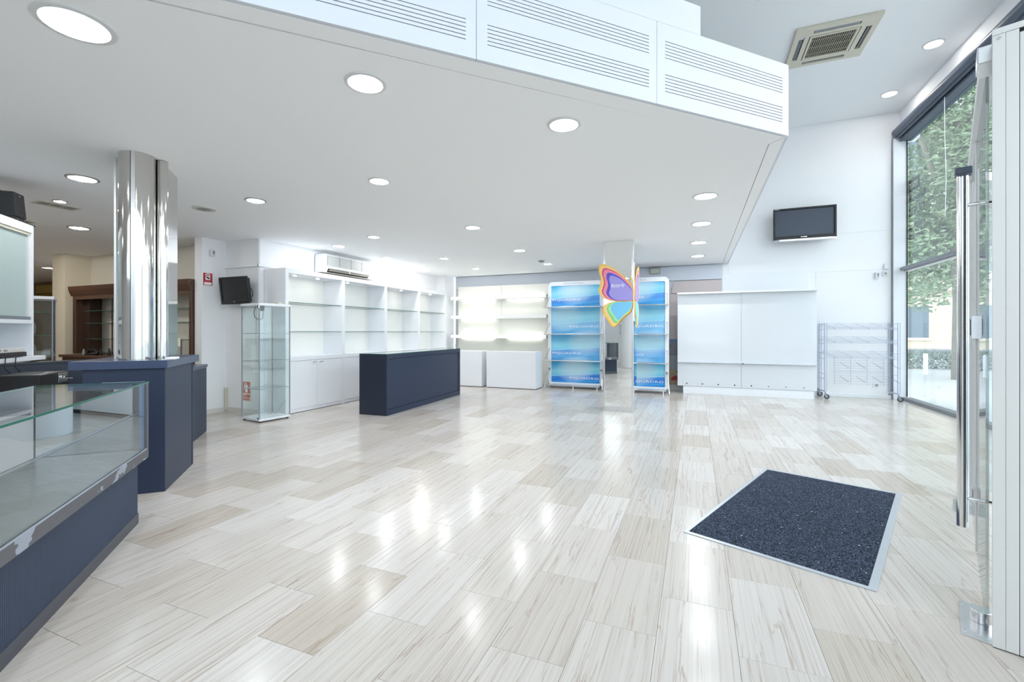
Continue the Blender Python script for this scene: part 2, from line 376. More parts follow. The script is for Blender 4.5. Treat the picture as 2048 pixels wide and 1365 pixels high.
# ------------------------------------------------------------------ street glazing
def glazing():
    w1 = struct('window_1', M().box((3.345, YW - .075, 0), (3.53, YW + .04, 4.76)), mat('window_post_white', S(222, 226, 232), .4, var=.02))
    M().box((3.336, YW - .03, 0), (3.345, YW + .04, 4.78)).build('channel', alud, w1)
    M().box((3.53, YW - .09, .06), (3.545, YW - .03, 4.70)).build('gasket', blackp, w1)
    for y0, y1 in ((4.95, 7.62), (7.66, YW - .06)):
        for z0, z1 in ((.055, 2.36), (2.41, 4.70)):
            M().box((GX - .005, y0, z0), (GX + .005, y1, z1)).build('pane', gwin, w1)
    M().box((3.47, 4.95, 0), (3.60, YW - .075, .055)).build('sill', alud, w1, bevel=.004)
    M().box((3.44, 4.95, 2.355), (3.59, YW - .075, 2.41)).build('transom', alud, w1, bevel=.004)
    M().box((3.50, 4.95, 2.33), (3.58, YW - .075, 2.350)).build('transom_lip', alu, w1)
    M().box((3.43, 4.95, 4.70), (3.62, YW - .03, 4.745)).build('head_rail', greyp, w1)
    M().box((3.47, 4.95, 4.755), (3.62, YW - .03, 4.80)).build('head_rail', alud, w1)
    M().box((3.40, 4.95, 4.805), (3.62, YW - .03, 4.84)).build('head_rail', greyp, w1)
    M().box((GX - .02, 7.62, .055), (GX + .02, 7.66, 4.7)).build('mullion', gedge, w1)
    M().box((3.5, 4.85, 0), (3.62, 4.95, 4.86)).build('post', alu, w1)
    # lettering stuck on the outside of the pane, read from the street
    rot = (R(90), 0, R(90))
    def letters(s, y0, y1, z, hgt, **k):
        o = text('lettering', s, kprint, w1, (GX + .007, y0, z), rot, hgt, **k)
        wd = max(v.co.x for v in o.data.vertices) - min(v.co.x for v in o.data.vertices)
        if wd > 0: o.scale.x = (y1 - y0) / wd
    letters('Belstaff', 9.64, 10.30, 3.56, .135, weight=.004)
    letters('GUESS', 9.67, 10.30, 3.315, .20, weight=.003)
    letters('kipling', 9.66, 10.08, 3.07, .21, weight=.004)
    letters('roberto cavalli', 9.66, 10.30, 2.905, .125, weight=.003)
    M().plate([9.86, 9.93, 10.27, 10.315], [3.75, 3.80, 3.90, 3.965], {(1, 1)}, GX + .006, GX + .008, ax='x').build('lettering_block', kprint, w1)
    letters('anda', 9.93, 10.27, 3.81, .11)
    M().prism([(10.30, 3.10), (10.30, 3.02), (10.28, 3.02), (10.28, 3.06), (10.18, 3.06), (10.18, 3.02), (10.16, 3.02), (10.15, 3.09), (10.22, 3.11)], GX + .006, GX + .008, ax='x').build('logo', kprint, w1)
    t = thing('roller_blind', 'slate blue rolled up blind tube above the tall street window', 'blind', (3.40, 0, 4.865))
    M().cyl((0, 4.95, 0), (0, 10.27, 0), .082, 20).build('tube', greyp, t, smooth=True)
    M().cyl((0, 10.27, 0), (0, 10.285, 0), .086, 20).build('end_cap', alud, t, smooth=True)
    M().box((-.02, 4.95, -.115), (.02, 10.26, -.08)).build('bottom_bar', greyp, t, bevel=.008)
    M().box((.05, 4.95, -.05), (.09, 10.27, .06)).build('bracket', alud, t)
    tag(M().tube([(3.41, 8.62, 4.72), (3.41, 8.615, 4.1), (3.42, 8.60, 3.5), (3.41, 8.61, 2.95)], .004).build('blind_cord', wprint), 'thin pale cord hanging inside the tall street window', 'cord')
    # glazing behind the camera and the return beside the entrance
    w2 = struct('window_2', M().box((2.2, 1.80, 0), (2.3, 1.92, UC)), alu)
    M().box((GX - .01, -4.2, .05), (GX, 1.8, 4.75)).build('pane', gwin, w2)
    M().box((GX - .03, -4.2, 0), (GX + .03, 1.86, .05)).build('sill', alud, w2)
    M().box((GX - .03, -4.2, 4.75), (GX + .03, 4.95, 4.86)).build('head_rail', greyp, w2)
    M().box((2.3, 1.84, .05), (GX, 1.85, 4.75)).build('pane', gwin, w2)
    M().box((2.25, 1.80, 4.75), (GX, 1.90, 4.86)).build('head_rail', alud, w2)
    w3 = struct('window_3', M().prism([(1.81, 4.34), (1.86, 4.32), (1.90, 4.42), (1.85, 4.44)], 0, 2.42), alu)
    M().prism([(1.88, 4.40), (3.52, 4.90), (3.517, 4.91), (1.877, 4.41)], .05, 2.36).build('pane', gwin, w3)
    M().prism([(1.86, 4.38), (3.52, 4.88), (3.51, 4.93), (1.85, 4.43)], 2.36, 2.42).build('head_rail', alu, w3)
glazing()

# ------------------------------------------------------------------ entrance door
def entrance():
    rz = math.atan2(.928, .373)                   # local x along the door, local y towards the room
    T = Matrix.Translation((1.119, 2.48, 0)) @ Matrix.Rotation(rz, 4, 'Z')
    for k, x0 in enumerate((0, .93)):
        d = struct('door_%d' % (k + 1), M(T).box((x0 + .005, -.025, 2.30), (x0 + .92, .025, 2.36)), alu)
        M(T).box((x0 + .006, -.005, .012), (x0 + .90, .005, 2.30)).build('glass_pane', gwin, d)
        M(T).box((x0 + .893, -.010, .012), (x0 + .92, .010, 2.30)).build('stile', alu, d, bevel=.002)
        if k == 0:
            for sgn, z1 in ((1, 2.03), (-1, 2.03)):
                h = M(T).cyl((.52, sgn * .065, .255), (.52, sgn * .065, z1), .0225, 20).build('handle', chrome, d, smooth=True)
                for z in (.40, 1.88):
                    M(T).cyl((.52, sgn * .006, z), (.52, sgn * .065, z), .010, 12).build('handle_post', chrome, h, smooth=True)
            M(T).box((.50 - .03, .03, 2.03), (.55, .095, 2.065)).build('handle_cap', greyp, d, bevel=.006)
            M(T).box((.868, -.03, 1.20), (.925, .027, 1.33)).build('lock_plate', chrome, d, bevel=.002)
            M(T).box((.88, .02, 1.22), (.91, .03, 1.31)).build('lock_recess', blackp, d)
            M(T).box((.875, -.018, .30), (.925, .018, .37)).build('bottom_lock', brushed, d)
            M(T).box((.885, .018, .315), (.915, .020, .355)).build('lock_opening', blackp, d)
            M(T).box((.0, -.03, 2.36), (.14, .03, 2.43)).build('patch_fitting', brushed, d, bevel=.004)
    # aluminium clad post beside the door
    rf = math.atan2(-.407, .914)
    Tp = Matrix.Translation((1.078, 2.356, 0)) @ Matrix.Rotation(rf, 4, 'Z')     # local x along the face, local y away from the camera
    p = struct('column_entrance', M(Tp).box((.001, .004, 0), (1.3, .12, 2.40)), dark)
    M(Tp).box((0, 0, .004), (.035, .12, 2.40)).build('cover_strip', alu, p, bevel=.001)
    M(Tp).box((.0358, .0008, .004), (.0705, .10, 2.40)).build('cover_strip', alu, p, bevel=.001)
    M(Tp).box((.0722, .002, .004), (1.3, .10, 2.385)).build('cover_panel', alu, p, bevel=.001)
    M(Tp).box((-.001, -.001, 2.401), (1.3, .12, 2.425)).build('top_cap', alu, p, bevel=.001)
    M(Tp).cyl((.018, -.003, 2.385), (.018, 0, 2.385), .006, 12).build('screw', chrome, p)
    # floor plates
    for nm, lab, pts, pv in (('floor_plate', 'steel floor plate with round pivot at the foot of the aluminium door post', [(1.122, 2.705), (1.008, 2.413), (1.087, 2.371), (1.219, 2.673)], (1.128, 2.545)),
                             ('floor_plate', 'steel floor plate under the far end of the glass entrance doors', [(1.762, 4.327), (1.647, 4.041), (1.777, 3.991), (1.885, 4.28)], None)):
        c = Vector((sum(q[0] for q in pts) / 4, sum(q[1] for q in pts) / 4, 0))
        t = thing(nm, lab, 'floor plate', c)
        M().prism([(q[0] - c.x, q[1] - c.y) for q in pts], .0005, .004).build('plate', brushed, t, bevel=.001)
        for q in pts:
            v = Vector((q[0] - c.x, q[1] - c.y, 0)) * .8
            M().cyl((v.x, v.y, .004), (v.x, v.y, .0052), .005, 10).build('screw', chrome, t)
        if pv: M().cyl((pv[0] - c.x, pv[1] - c.y, .004), (pv[0] - c.x, pv[1] - c.y, .052), .034, 28).build('pivot', brushed, t, bevel=.002, smooth=True)
entrance()

# ------------------------------------------------------------------ ceiling lights
def downlight_mats():
    k = LAMP * 9.2                       # the flux sits in two small bulbs behind a faintly lit lens
    return (emis('lamp_lens', (.94, .975, 1), 7), emis('lamp_lens_warm', (1, .93, .82), 6), emis('lamp_lens_dim', (.94, .975, 1), 6),
            emis('lamp_bulb', (.94, .975, 1), k), emis('lamp_bulb_warm', (1, .92, .80), k * 1.8), emis('lamp_bulb_dim', (.94, .975, 1), k * .95), emis('lamp_bulb_high', (1, .95, .88), k * .55))
lensm, lensw, lensd, bulbm, bulbw, bulbd, bulbh = downlight_mats()
ringm = mat('lamp_ring_white', S(215, 217, 218), .4)
ringd = mat('lamp_ring_steel', S(160, 160, 158), .35, .4)
def downlight(x, y, z, label, r=.093, lens=None, ring=None, group='round recessed downlights in the low ceiling'):
    t = thing('ceiling_downlight', label, 'downlight', (x, y, z), 0, group)
    M().lathe([(r * 1.24, 0), (r * 1.22, -.006), (r * 1.02, -.009), (r, -.004), (r, 0)], 32).build('ring', ring or ringm, t, smooth=True)
    M().cyl((0, 0, -.0035), (0, 0, -.0005), r, 32).build('lens', lens or lensm, t)
    bulb = bulbh if z > 4 else {id(lensw): bulbw, id(lensd): bulbd}.get(id(lens), bulbm)
    for sx in (-1, 1):
        M().lathe([(.0, -.010), (r * .15, -.010), (r * .215, -.006), (r * .215, -.0036)], 14, (sx * r * .36, 0, 0)).build('bulb', bulb, t, smooth=True)
    return t
for x, y, lab, kw in (
    (-2.628, 1.165, 'big round downlight in the top left corner of the picture', dict(r=.12)),
    (-1.731, 2.058, 'bright downlight second along the slotted bulkhead edge', {}),
    (-.83, 2.977, 'bright downlight third along the bulkhead, below its tall panel step', {}),
    (.091, 5.094, 'largest of the four downlights in a row by the ceiling edge', dict(r=.104)),
    (.066, 6.366, 'second largest of the four downlights in a row by the ceiling edge', dict(r=.106)),
    (.04, 7.701, 'third of the four downlights in a row by the ceiling edge', dict(r=.106)),
    (.026, 9.06, 'last and smallest of the four downlights by the ceiling edge, nearest the back wall', dict(r=.106)),
    (-2.736, 3.442, 'lone downlight in the middle of the low ceiling', dict(r=.082)),
    (-4.369, 3.454, 'downlight between the steel column and the lone middle downlight', dict(r=.085, lens=lensd, ring=ringd)),
    (-5.213, 2.361, 'steel rimmed downlight just left of the steel column top', dict(r=.098, lens=lensd, ring=ringd)),
    (-7.738, 3.467, 'downlight over the brown cabinet room, left of the steel column', dict(r=.10, lens=lensd, ring=ringd)),
    (-2.786, 5.449, 'downlight above the far end of the navy island counter', dict(r=.092, lens=lensd)),
    (-2.821, 7.292, 'downlight left of the mirrored pillar top', dict(r=.092, lens=lensd)),
    (-5.422, 5.793, 'downlight just above the wall air conditioner', {}),
    (-4.424, 5.441, 'small downlight right above the wall air conditioner, away from the wall', dict(r=.08)),
    (-5.474, 7.1, 'downlight beside the far end of the wall air conditioner', {}),
    (-5.487, 8.309, 'warm downlight above the far bays of the white wall cabinets', dict(lens=lensw)),
    (-4.472, 7.539, 'dim downlight above the far wall cabinets, towards the room middle', dict(r=.08, lens=lensd)),
    (-4.537, 9.029, 'dim downlight nearest the back wall above the bright shelves', dict(r=.078, lens=lensd)),
    (-2.848, 8.956, 'dim downlight above the blue display stand by the back wall', dict(r=.082, lens=lensd)),
    (-13.2, 5.381, 'distant lamp in the dim room beyond the cream pillar', dict(r=.085, lens=lensw)),
): downlight(x, y, C, lab, **kw)
downlight(-6.344, 2.68, C, 'small halogen spot beside the long ceiling vent', r=.05, lens=lensw, ring=ringd)
for x, y, lab in ((.743, 6.1, 'high ceiling downlight at the very top edge of the picture'), (3.079, 8.087, 'high ceiling downlight nearer the glass door, by the street wall'), (3.035, 9.505, 'high ceiling downlight in the far corner above the blind')):
    downlight(x, y, UC, lab, r=.10, lens=lensw, group='round downlights in the high ceiling')
# unseen lamps added outside the picture to brighten the left and near side
for x, y, z, lab, kw in ((-3.95, .75, C, 'added fill downlight over the staff aisle behind the display counter', {}), (-5.5, .2, C, 'added fill downlight over the staff aisle behind the white hanging cabinet', {}),
    (-8.6, 1.6, C, 'added fill downlight over the left room, in front of the brown cabinet', dict(lens=lensw)), (-9.9, 3.6, C, 'added fill downlight right in front of the brown cabinet', dict(lens=lensw)), (-13.4, 2.6, C, 'added fill downlight over the far left room', dict(lens=lensw)), (-6.9, -1.6, C, 'added fill downlight over the left room near the rear wall', {}),
    (3.03, 6.2, UC, 'added high fill downlight above the glass entrance doors', {}), (2.9, 3.4, UC, 'added high fill downlight outside the top right of the picture', {}), (2.6, .6, UC, 'added high fill downlight above the rear street glazing', {}), (.2, -1.6, UC, 'added high fill downlight behind the viewpoint', {}), (2.2, -2.4, UC, 'added high fill downlight in the rear corner', {})):
    downlight(x, y, z, lab, group='added fill downlights out of the picture', **kw)
# round speaker, detector, vents
t = thing('ceiling_speaker', 'round flush ceiling speaker right of the steel column', 'speaker', (-5.196, 3.456, C))
M().lathe([(.118, 0), (.115, -.012), (.085, -.016), (.075, -.010), (0, -.010)], 32).build('rim', mat('speaker_white', S(206, 206, 202), .5), t, smooth=True)
M().lathe([(.072, -.012), (.05, -.018), (0, -.018)], 24).build('grille', greypl, t, smooth=True)
M().cyl((0, 0, -.022), (0, 0, -.018), .008, 10).build('bolt', blackp, t)
t = thing('smoke_detector', 'small round smoke detector left of the mirrored pillar', 'detector', (-2.828, 8.503, C))
M().lathe([(.055, 0), (.055, -.02), (.04, -.035), (0, -.037)], 24).build('body', greypl, t, smooth=True)
M().lathe([(.08, 0), (.08, -.004), (.055, -.006)], 24).build('base', ringm, t)
t = thing('ceiling_vent', 'long narrow grey ceiling vent above the black loudspeaker', 'vent', (-6.59, 2.755, C))
M().plate([-.10, -.08, .08, .10], [-.18, -.155, -.06, -.045, .045, .06, .155, .18], {(1, 1), (1, 3), (1, 5)}, -.008, 0).build('frame', beigep, t)
M().box((-.085, -.16, -.003), (.085, .16, -.0005)).build('grille', greypl, t)
t = thing('ceiling_vent', 'small square ceiling vent beside the white cabinet top', 'vent', (-7.95, 2.93, C))
M().plate([-.14, -.11, .11, .14], [-.14, -.11, .11, .14], {(1, 1)}, -.010, 0).build('frame', beigep, t)
for i in range(5): M().box((-.11, -.09 + i * .045 - .012, -.007), (.11, -.09 + i * .045 + .012, -.003)).build('slat', greypl, t)
M().box((-.115, -.115, -.002), (.115, .115, -.0005)).build('backing', dark, t)
for x, y, l in ((-4.95, 7.9, 'faint square ceiling hatch by the far wall cabinets'),):
    t = thing('ceiling_hatch', l, 'hatch', (x, y, C)); M().plate([-.2, -.19, .19, .2], [-.2, -.19, .19, .2], {(1, 1)}, -.003, 0).build('frame', ceilm, t); M().box((-.187, -.187, -.002), (.187, .187, -.0005)).build('panel', ceilm, t)

def cassette():
    t = thing('ceiling_cassette', 'beige four way air conditioning cassette in the high ceiling', 'air conditioner', (1.715, 7.47, UC))
    xs = [-.475, -.40, -.345, -.29, -.27, .27, .29, .345, .40, .475]
    holes = {(4, 1), (4, 7), (1, 4), (7, 4)} | {(i, j) for i in (3, 4, 5) for j in (3, 4, 5)}
    xs = [-.475, -.41, -.35, -.29, -.26, .26, .29, .35, .41, .475]
    M().plate(xs, xs, holes, -.045, -.002).build('panel', beigep, t, bevel=.004)
    M().box((-.44, -.44, -.012), (.44, .44, -.003)).build('housing', dark, t)
    M().plate([-.28, -.25, .25, .28], [-.28, -.25, .25, .28], {(1, 1)}, -.048, -.03).build('grille_frame', beigep, t, bevel=.003)
    gm = M().plate([-.25 + .0125 * i for i in range(41)], [-.25, -.168, -.16, -.002, .006, .16, .168, .25], {(i, j) for i in range(0, 40, 2) for j in (0, 2, 4, 6)}, -.042, -.036)
    gm.build('grille', mat('grille_beige', S(150, 146, 128), .6), t)
    for a in range(4):
        T = Matrix.Rotation(a * PI / 2, 4, 'Z')
        M(T @ Matrix.Translation((0, .385, -.03)) @ Matrix.Rotation(R(35), 4, 'X')).box((-.25, -.024, -.003), (.25, .024, .003)).build('louvre', alud, t)
    text('maker_mark', 'clima', bprint, t, (-.36, -.31, -.0465), (R(180), 0, R(90)), .03)
cassette()

# ------------------------------------------------------------------ white wall display cabinets (left wall)
def glass_shelf(name, a, b, parent): return M().box(a, b).build(name, gclear, parent, edge=gedge, axis=2)
spot_on = emis('spot_on', (1, .95, .88), 34); spot_off = mat('spot_off', S(190, 190, 190), .3)
def wall_cabinets():
    XF, XB = -5.637, -6.075
    ys = [4.949, 6.145, 7.301, 8.447, 9.62]
    labs = ['white lit wall cabinet bay beside the tall glass case, with two doors in view', 'second white lit wall cabinet bay from the tall glass case', 'third white lit wall cabinet bay from the tall glass case', 'farthest white lit wall cabinet bay, next to the back wall corner']
    lit = [(1, 1), (1, 0), (0, 1), (1, 1)]
    inner = mat('cabinet_interior', S(240, 240, 236), .5, var=.01)
    for i in range(4):
        y0, y1 = ys[i] + .0008, ys[i + 1] - .0008; L = y1 - y0
        t = thing('display_cabinet', labs[i], 'cabinet', (XF, y0, 0), 0, 'white wall cabinets along the left wall')
        D = XB - XF                                  # local x 0 = front, D = wall
        ta, tb_ = (.056, .031) if i == 0 else (.031, .031)
        if i == 3: tb_ = .056
        M().box((0, 0, .0), (D, ta, 2.193)).build('side_panel', lacq, t, bevel=.0015)
        M().box((0, L - tb_, .0), (D, L, 2.193)).build('side_panel', lacq, t, bevel=.0015)
        M().box((D + .015, ta, .857), (D, L - tb_, 2.126)).build('back_panel', inner, t)
        M().box((0, ta, 2.126), (D, L - tb_, 2.193)).build('top_panel', lacq, t)
        M().box((0, ta, .795), (D, L - tb_, .857)).build('counter', lacq, t)
        M().box((-.012, ta, 0.008), (-.03, L - tb_, .062)).build('kick_board', lacq, t)
        mid = (ta + L - tb_) / 2
        for a, b, hy in ((ta + .002, mid - .002, mid - .10), (mid + .002, L - tb_ - .002, mid + .04)):
            d = M().box((-.004, a, .064), (-.022, b, .791)).build('door', lacq, t, bevel=.001)
            M().box((-.004, hy, .762), (.018, hy + .07, .768)).build('handle', brushed, d)
        M().box((-.03, mid - .0015, .064), (-.022, mid + .0015, .791)).build('door_gap', dark, t)
        for z in (1.687, 1.24):
            s = glass_shelf('glass_shelf', (-.02, ta + .003, z - .004), (D + .02, L - tb_ - .003, z + .004), t)
            for yy in (ta + .006, L - tb_ - .006):
                for xx in (-.07, D + .07): M().cyl((xx, yy, z - .012), (xx, yy, z - .004), .004, 8).build('shelf_pin', brushed, s)
        for yy, on in zip((ta + (L - ta - tb_) * (.28 if i in (0, 1) else .3), ta + (L - ta - tb_) * .7), lit[i]):
            sp = M().cyl((D / 2, yy, 2.120), (D / 2, yy, 2.126), .032, 20).build('spotlight', ringm, t)
            M().cyl((D / 2, yy, 2.1185), (D / 2, yy, 2.1205), .026, 20).build('spotlight_lens', spot_on if on else spot_off, sp)
wall_cabinets()

# wall-mounted air conditioner
def split_ac():
    t = thing('wall_air_conditioner', 'white split air conditioner on the wall above the white cabinets', 'air conditioner', (-6.08, 5.93, 2.263))
    L, Hh, D = 1.33, .31, .235
    prof = [(0, .02), (.03, 0), (.17, 0), (D - .02, .075), (D, .10), (D, Hh - .015), (D - .015, Hh), (0, Hh)]
    M().prism([(p[0], p[1]) for p in prof], 0, L, ax='y').build('body', mat('ac_white', S(226, 228, 228), .4, var=.02), t, bevel=.005)
    xs = [.06, .36, .375, .66, .675, .95, .965, 1.18]
    M().box((D, .05, .112), (D + .002, 1.19, Hh - .018)).build('intake_backing', mat('ac_mesh_dark', S(105, 106, 104), .6), t)
    for a, b in ((.06, .33), (.345, .615), (.63, .90), (.915, 1.18)):
        n = 14
        M().plate([a + (b - a) * i / (2 * n) for i in range(2 * n + 1)], [.112 + (Hh - .13) * i / 14 for i in range(15)], {(i, j) for i in range(0, 2 * n, 2) for j in range(0, 14, 2)}, D + .002, D + .005, ax='x').build('intake_grille', mat('ac_mesh', S(176, 178, 176), .5), t)
    M(Matrix.Translation((.193, 0, .039)) @ Matrix.Rotation(R(-59), 4, 'Y')).box((-.034, .10, -.006), (.036, 1.14, .004)).build('outlet', dark, t)
    for a, b in ((.12, .60), (.63, 1.12)):
        M(Matrix.Translation((.20, 0, .038)) @ Matrix.Rotation(R(-40), 4, 'Y')).box((-.03, a, -.002), (.03, b, .002)).build('louvre', mat('ac_louvre', S(150, 142, 128), .5), t)
    M().box((.19, .605, .035), (.225, .62, .085)).build('divider', lacq, t)
    M().box((D, 1.20, .10), (D + .002, 1.31, .125)).build('control_strip', beigep, t)
    M().box((.02, .02, -.004), (.168, L - .02, .001)).build('base_tray', mat('ac_brown', S(120, 104, 86), .6), t)
    M().tube([(.01, -.005, 0), (.01, -.006, .28), (.03, -.006, .315), (.15, 0, .318)], .004).build('pipe', alud, t)
split_ac()

# ------------------------------------------------------------------ navy island counter
def island():
    rz = math.atan2(.045, .999) ; a = math.atan2(2.427, -.109) - PI / 2
    t = thing('island_counter', 'navy island counter with a glass top in front of the white wall cabinets', 'counter', (-4.211, 5.469, 0), a)
    L, W, Hh = 2.43, .478, .903
    M().box((-W, 0, 0), (-.012, L, Hh)).build('body', navy, t, bevel=.003)
    M().box((-.012, -.004, 0), (.004, .03, Hh)).build('corner_post', navy, t, bevel=.002)
    M().box((-.012, L - .06, 0), (.004, L, Hh)).build('corner_post', navy, t, bevel=.002)
    M().box((-.012, .03, Hh - .065), (.004, L - .06, Hh)).build('top_rail', navy, t, bevel=.002)
    M().box((-.012, .03, 0), (.004, L - .06, .085)).build('bottom_rail', navy, t, bevel=.002)
    M().box((-.012, .036, .091), (-.005, L - .066, Hh - .071)).build('front_panel', navy, t, bevel=.001)
    M().box((-W - .003, -.006, 0), (-.012, .0, Hh)).build('end_panel', navyd, t)
    M().box((-W - .003, -.006, Hh), (.006, L + .004, Hh + .010)).build('glass_top', gclear, t, edge=gedge)
    M().box((-W + .03, .03, Hh), (-.03, L - .03, Hh + .001)).build('top_lining', lacq, t)
island()

# ------------------------------------------------------------------ tall glass case
def glass_case(t, W, D, Ht, shelves, postm, white=lacq, edgem=None):
    M().box((-W, 0, .02), (0, D, .05)).build('base', white, t, bevel=.003)
    M().box((-W - .008, -.008, Ht - .035), (.008, D + .008, Ht)).build('top', white, t, bevel=.003)
    b = M()
    for x in (-W + .03, -.03):
        for y in (.03, D - .03): M().cyl((x, y, 0), (x, y, .02), .02, 10).build('foot', blackp, t)
    z0, z1 = .05, Ht - .035
    for x, y in ((-W + .006, .006), (-.006, .006), (-W + .006, D - .006), (-.006, D - .006)):
        M().box((x - .006, y - .006, z0), (x + .006, y + .006, z1)).build('corner_post', postm, t)
    for a, b_ in (((-W + .014, .004, z0), (-.014, .008, z1)), ((-W + .014, D - .008, z0), (-.014, D - .004, z1)), ((-W + .004, .014, z0), (-W + .008, D - .014, z1)), ((-.008, .014, z0), (-.004, D - .014, z1))):
        M().box(a, b_).build('glass_pane', gcase, t)
    for z in shelves: M().box((-W + .012, .012, z - .003), (-.012, D - .012, z + .003)).build('glass_shelf', gcase, t, edge=edgem or alud)
t = thing('glass_display_case', 'tall clear glass case with white top and base beside the white wall cabinets', 'display case', (-5.478, 4.386, 0), R(-9))
glass_case(t, .44, .45, 1.632, (.449, .837, 1.217), alud)
M().box((-.03, -.012, .052), (.004, -.001, .075)).build('hinge', alud, t); M().box((-.03, -.012, 1.57), (.004, -.001, 1.592)).build('hinge', chrome, t)
M().cyl((-.10, .10, 1.595), (-.085, .08, 1.54), .028, 16, .035).build('case_lamp', blackp, t, smooth=True)
M().tube([(-.30, .12, 1.595), (-.31, .10, 1.52), (-.29, .10, 1.45), (-.22, .12, 1.40), (-.14, .13, 1.43), (-.10, .11, 1.52)], .004).build('lamp_cord', blackp, t)
M().tube([(-.32, .3, .06), (-.2, .36, .07), (-.1, .3, .08), (-.06, .36, .2), (-.03, .4, .25)], .004).build('loose_cord', greypl, t)
tag(M().box((-5.66, 4.75, 1.634), (-5.55, 4.82, 1.662)).build('small_adapter_box', beigep, bevel=.003), 'small beige box lying on top of the tall clear glass case', 'box')

# ------------------------------------------------------------------ wall television, sensors, signs on the left
def small_tv():
    t = thing('wall_television', 'small black television tilted forward on the wall above the tall glass case', 'television', (-6.377, 4.70, 1.857))
    t.rotation_euler = (R(7), 0, R(1.5))
    M().plate([-.292, -.262, .262, .292], [-.205, -.145, .175, .205], {(1, 1)}, -.02, .0, ax='y').build('bezel', blackp, t, bevel=.004)
    M().box((-.265, -.008, -.148), (.265, .0, .178)).build('screen', screend, t)
    M().box((-.27, 0, -.18), (.27, .05, .18)).build('housing', blackp, t, bevel=.012)
    M().box((-.03, -.022, -.17), (.01, -.02, -.164)).build('logo', chrome, t)
    M().box((-.05, .05, -.05), (.05, .15, .05)).build('bracket', alud, t)
    M().tube([(.29, .03, .02), (.315, .03, -.02), (.315, .03, -.07), (.29, .04, -.10)], .006).build('cable', blackp, t)
small_tv()
def wall_sensor(name, label, loc, rz, w=.08, h=.105):
    t = thing(name, label, 'sensor', loc, rz)
    M().box((-w / 2, -.04, -h / 2), (w / 2, 0, h / 2)).build('body', mat('sensor_white', S(214, 217, 222), .4), t, bevel=.012)
    M().box((.0, -.0415, -h * .25), (w * .28, -.04, h * .28)).build('lens', greypl, t)
    M().cyl((w * .14, -.043, h * .18), (w * .14, -.040, h * .18), .010, 12).build('eye', blackp, t)
wall_sensor('motion_sensor', 'white motion sensor on the wall post above the red camera sign', (-6.80, 4.634, 2.43), PI / 2)
t = thing('camera_sign', 'red video surveillance notice with white camera pictogram on the wall post', 'sign', (-6.80, 4.578, 2.03), PI / 2)
M().box((-.074, -.003, -.098), (.074, -.0003, .098)).build('board', wprint, t)
M().plate([-.069, -.056, .056, .069], [-.093, -.085, -.045, .093], {(1, 1)}, -.0042, -.003, ax='y').build('red_field', redp, t)
M().box((-.036, -.0052, -.01), (.036, -.0042, .05)).build('pictogram_ground', wprint, t)
M(Matrix.Translation((0, 0, .022)) @ Matrix.Rotation(R(28), 4, 'Y')).prism([(-.028, -.009), (.012, -.013), (.03, -.006), (.03, .006), (.012, .013), (-.028, .009)], -.0060, -.0052, ax='y').build('camera_pictogram', kprint, t)
M().box((-.052, -.0050, .062), (.052, -.0042, .068)).build('print_line', wprint, t); M().box((-.03, -.0050, .076), (.03, -.0042, .084)).build('print_line', wprint, t)
M().box((-.050, -.0050, -.030), (.050, -.0042, -.024)).build('print_line', mat('pink_print', S(222, 130, 140), .5), t)
t = thing('fire_extinguisher_sign', 'red fire extinguisher sign low on the wall behind the tall glass case', 'sign', (-6.338, 4.864, .335))
M().box((-.084, -.003, -.15), (.084, 0, .15)).build('board', cream, t)
M().box((-.076, -.004, -.035), (.076, -.003, .142)).build('red_field', orangep, t); M().box((-.076, -.004, -.142), (.076, -.003, -.052)).build('red_field', orangep, t)
bo = rrect(-.026, -.022, .022, .095, .018)
M().prism(bo, -.005, -.004, ax='y').build('extinguisher_pictogram', wprint, t)
M().tube([(.0, -.0048, .095), (.0, -.0048, .115), (-.03, -.0048, .118), (-.042, -.0048, .09), (-.042, -.0048, .03)], .005, 6).build('hose_pictogram', wprint, t)
text('sign_text', 'EXTINTOR', wprint, t, (0, -.0042, -.115), (R(90), 0, 0), .034, align='CENTER')

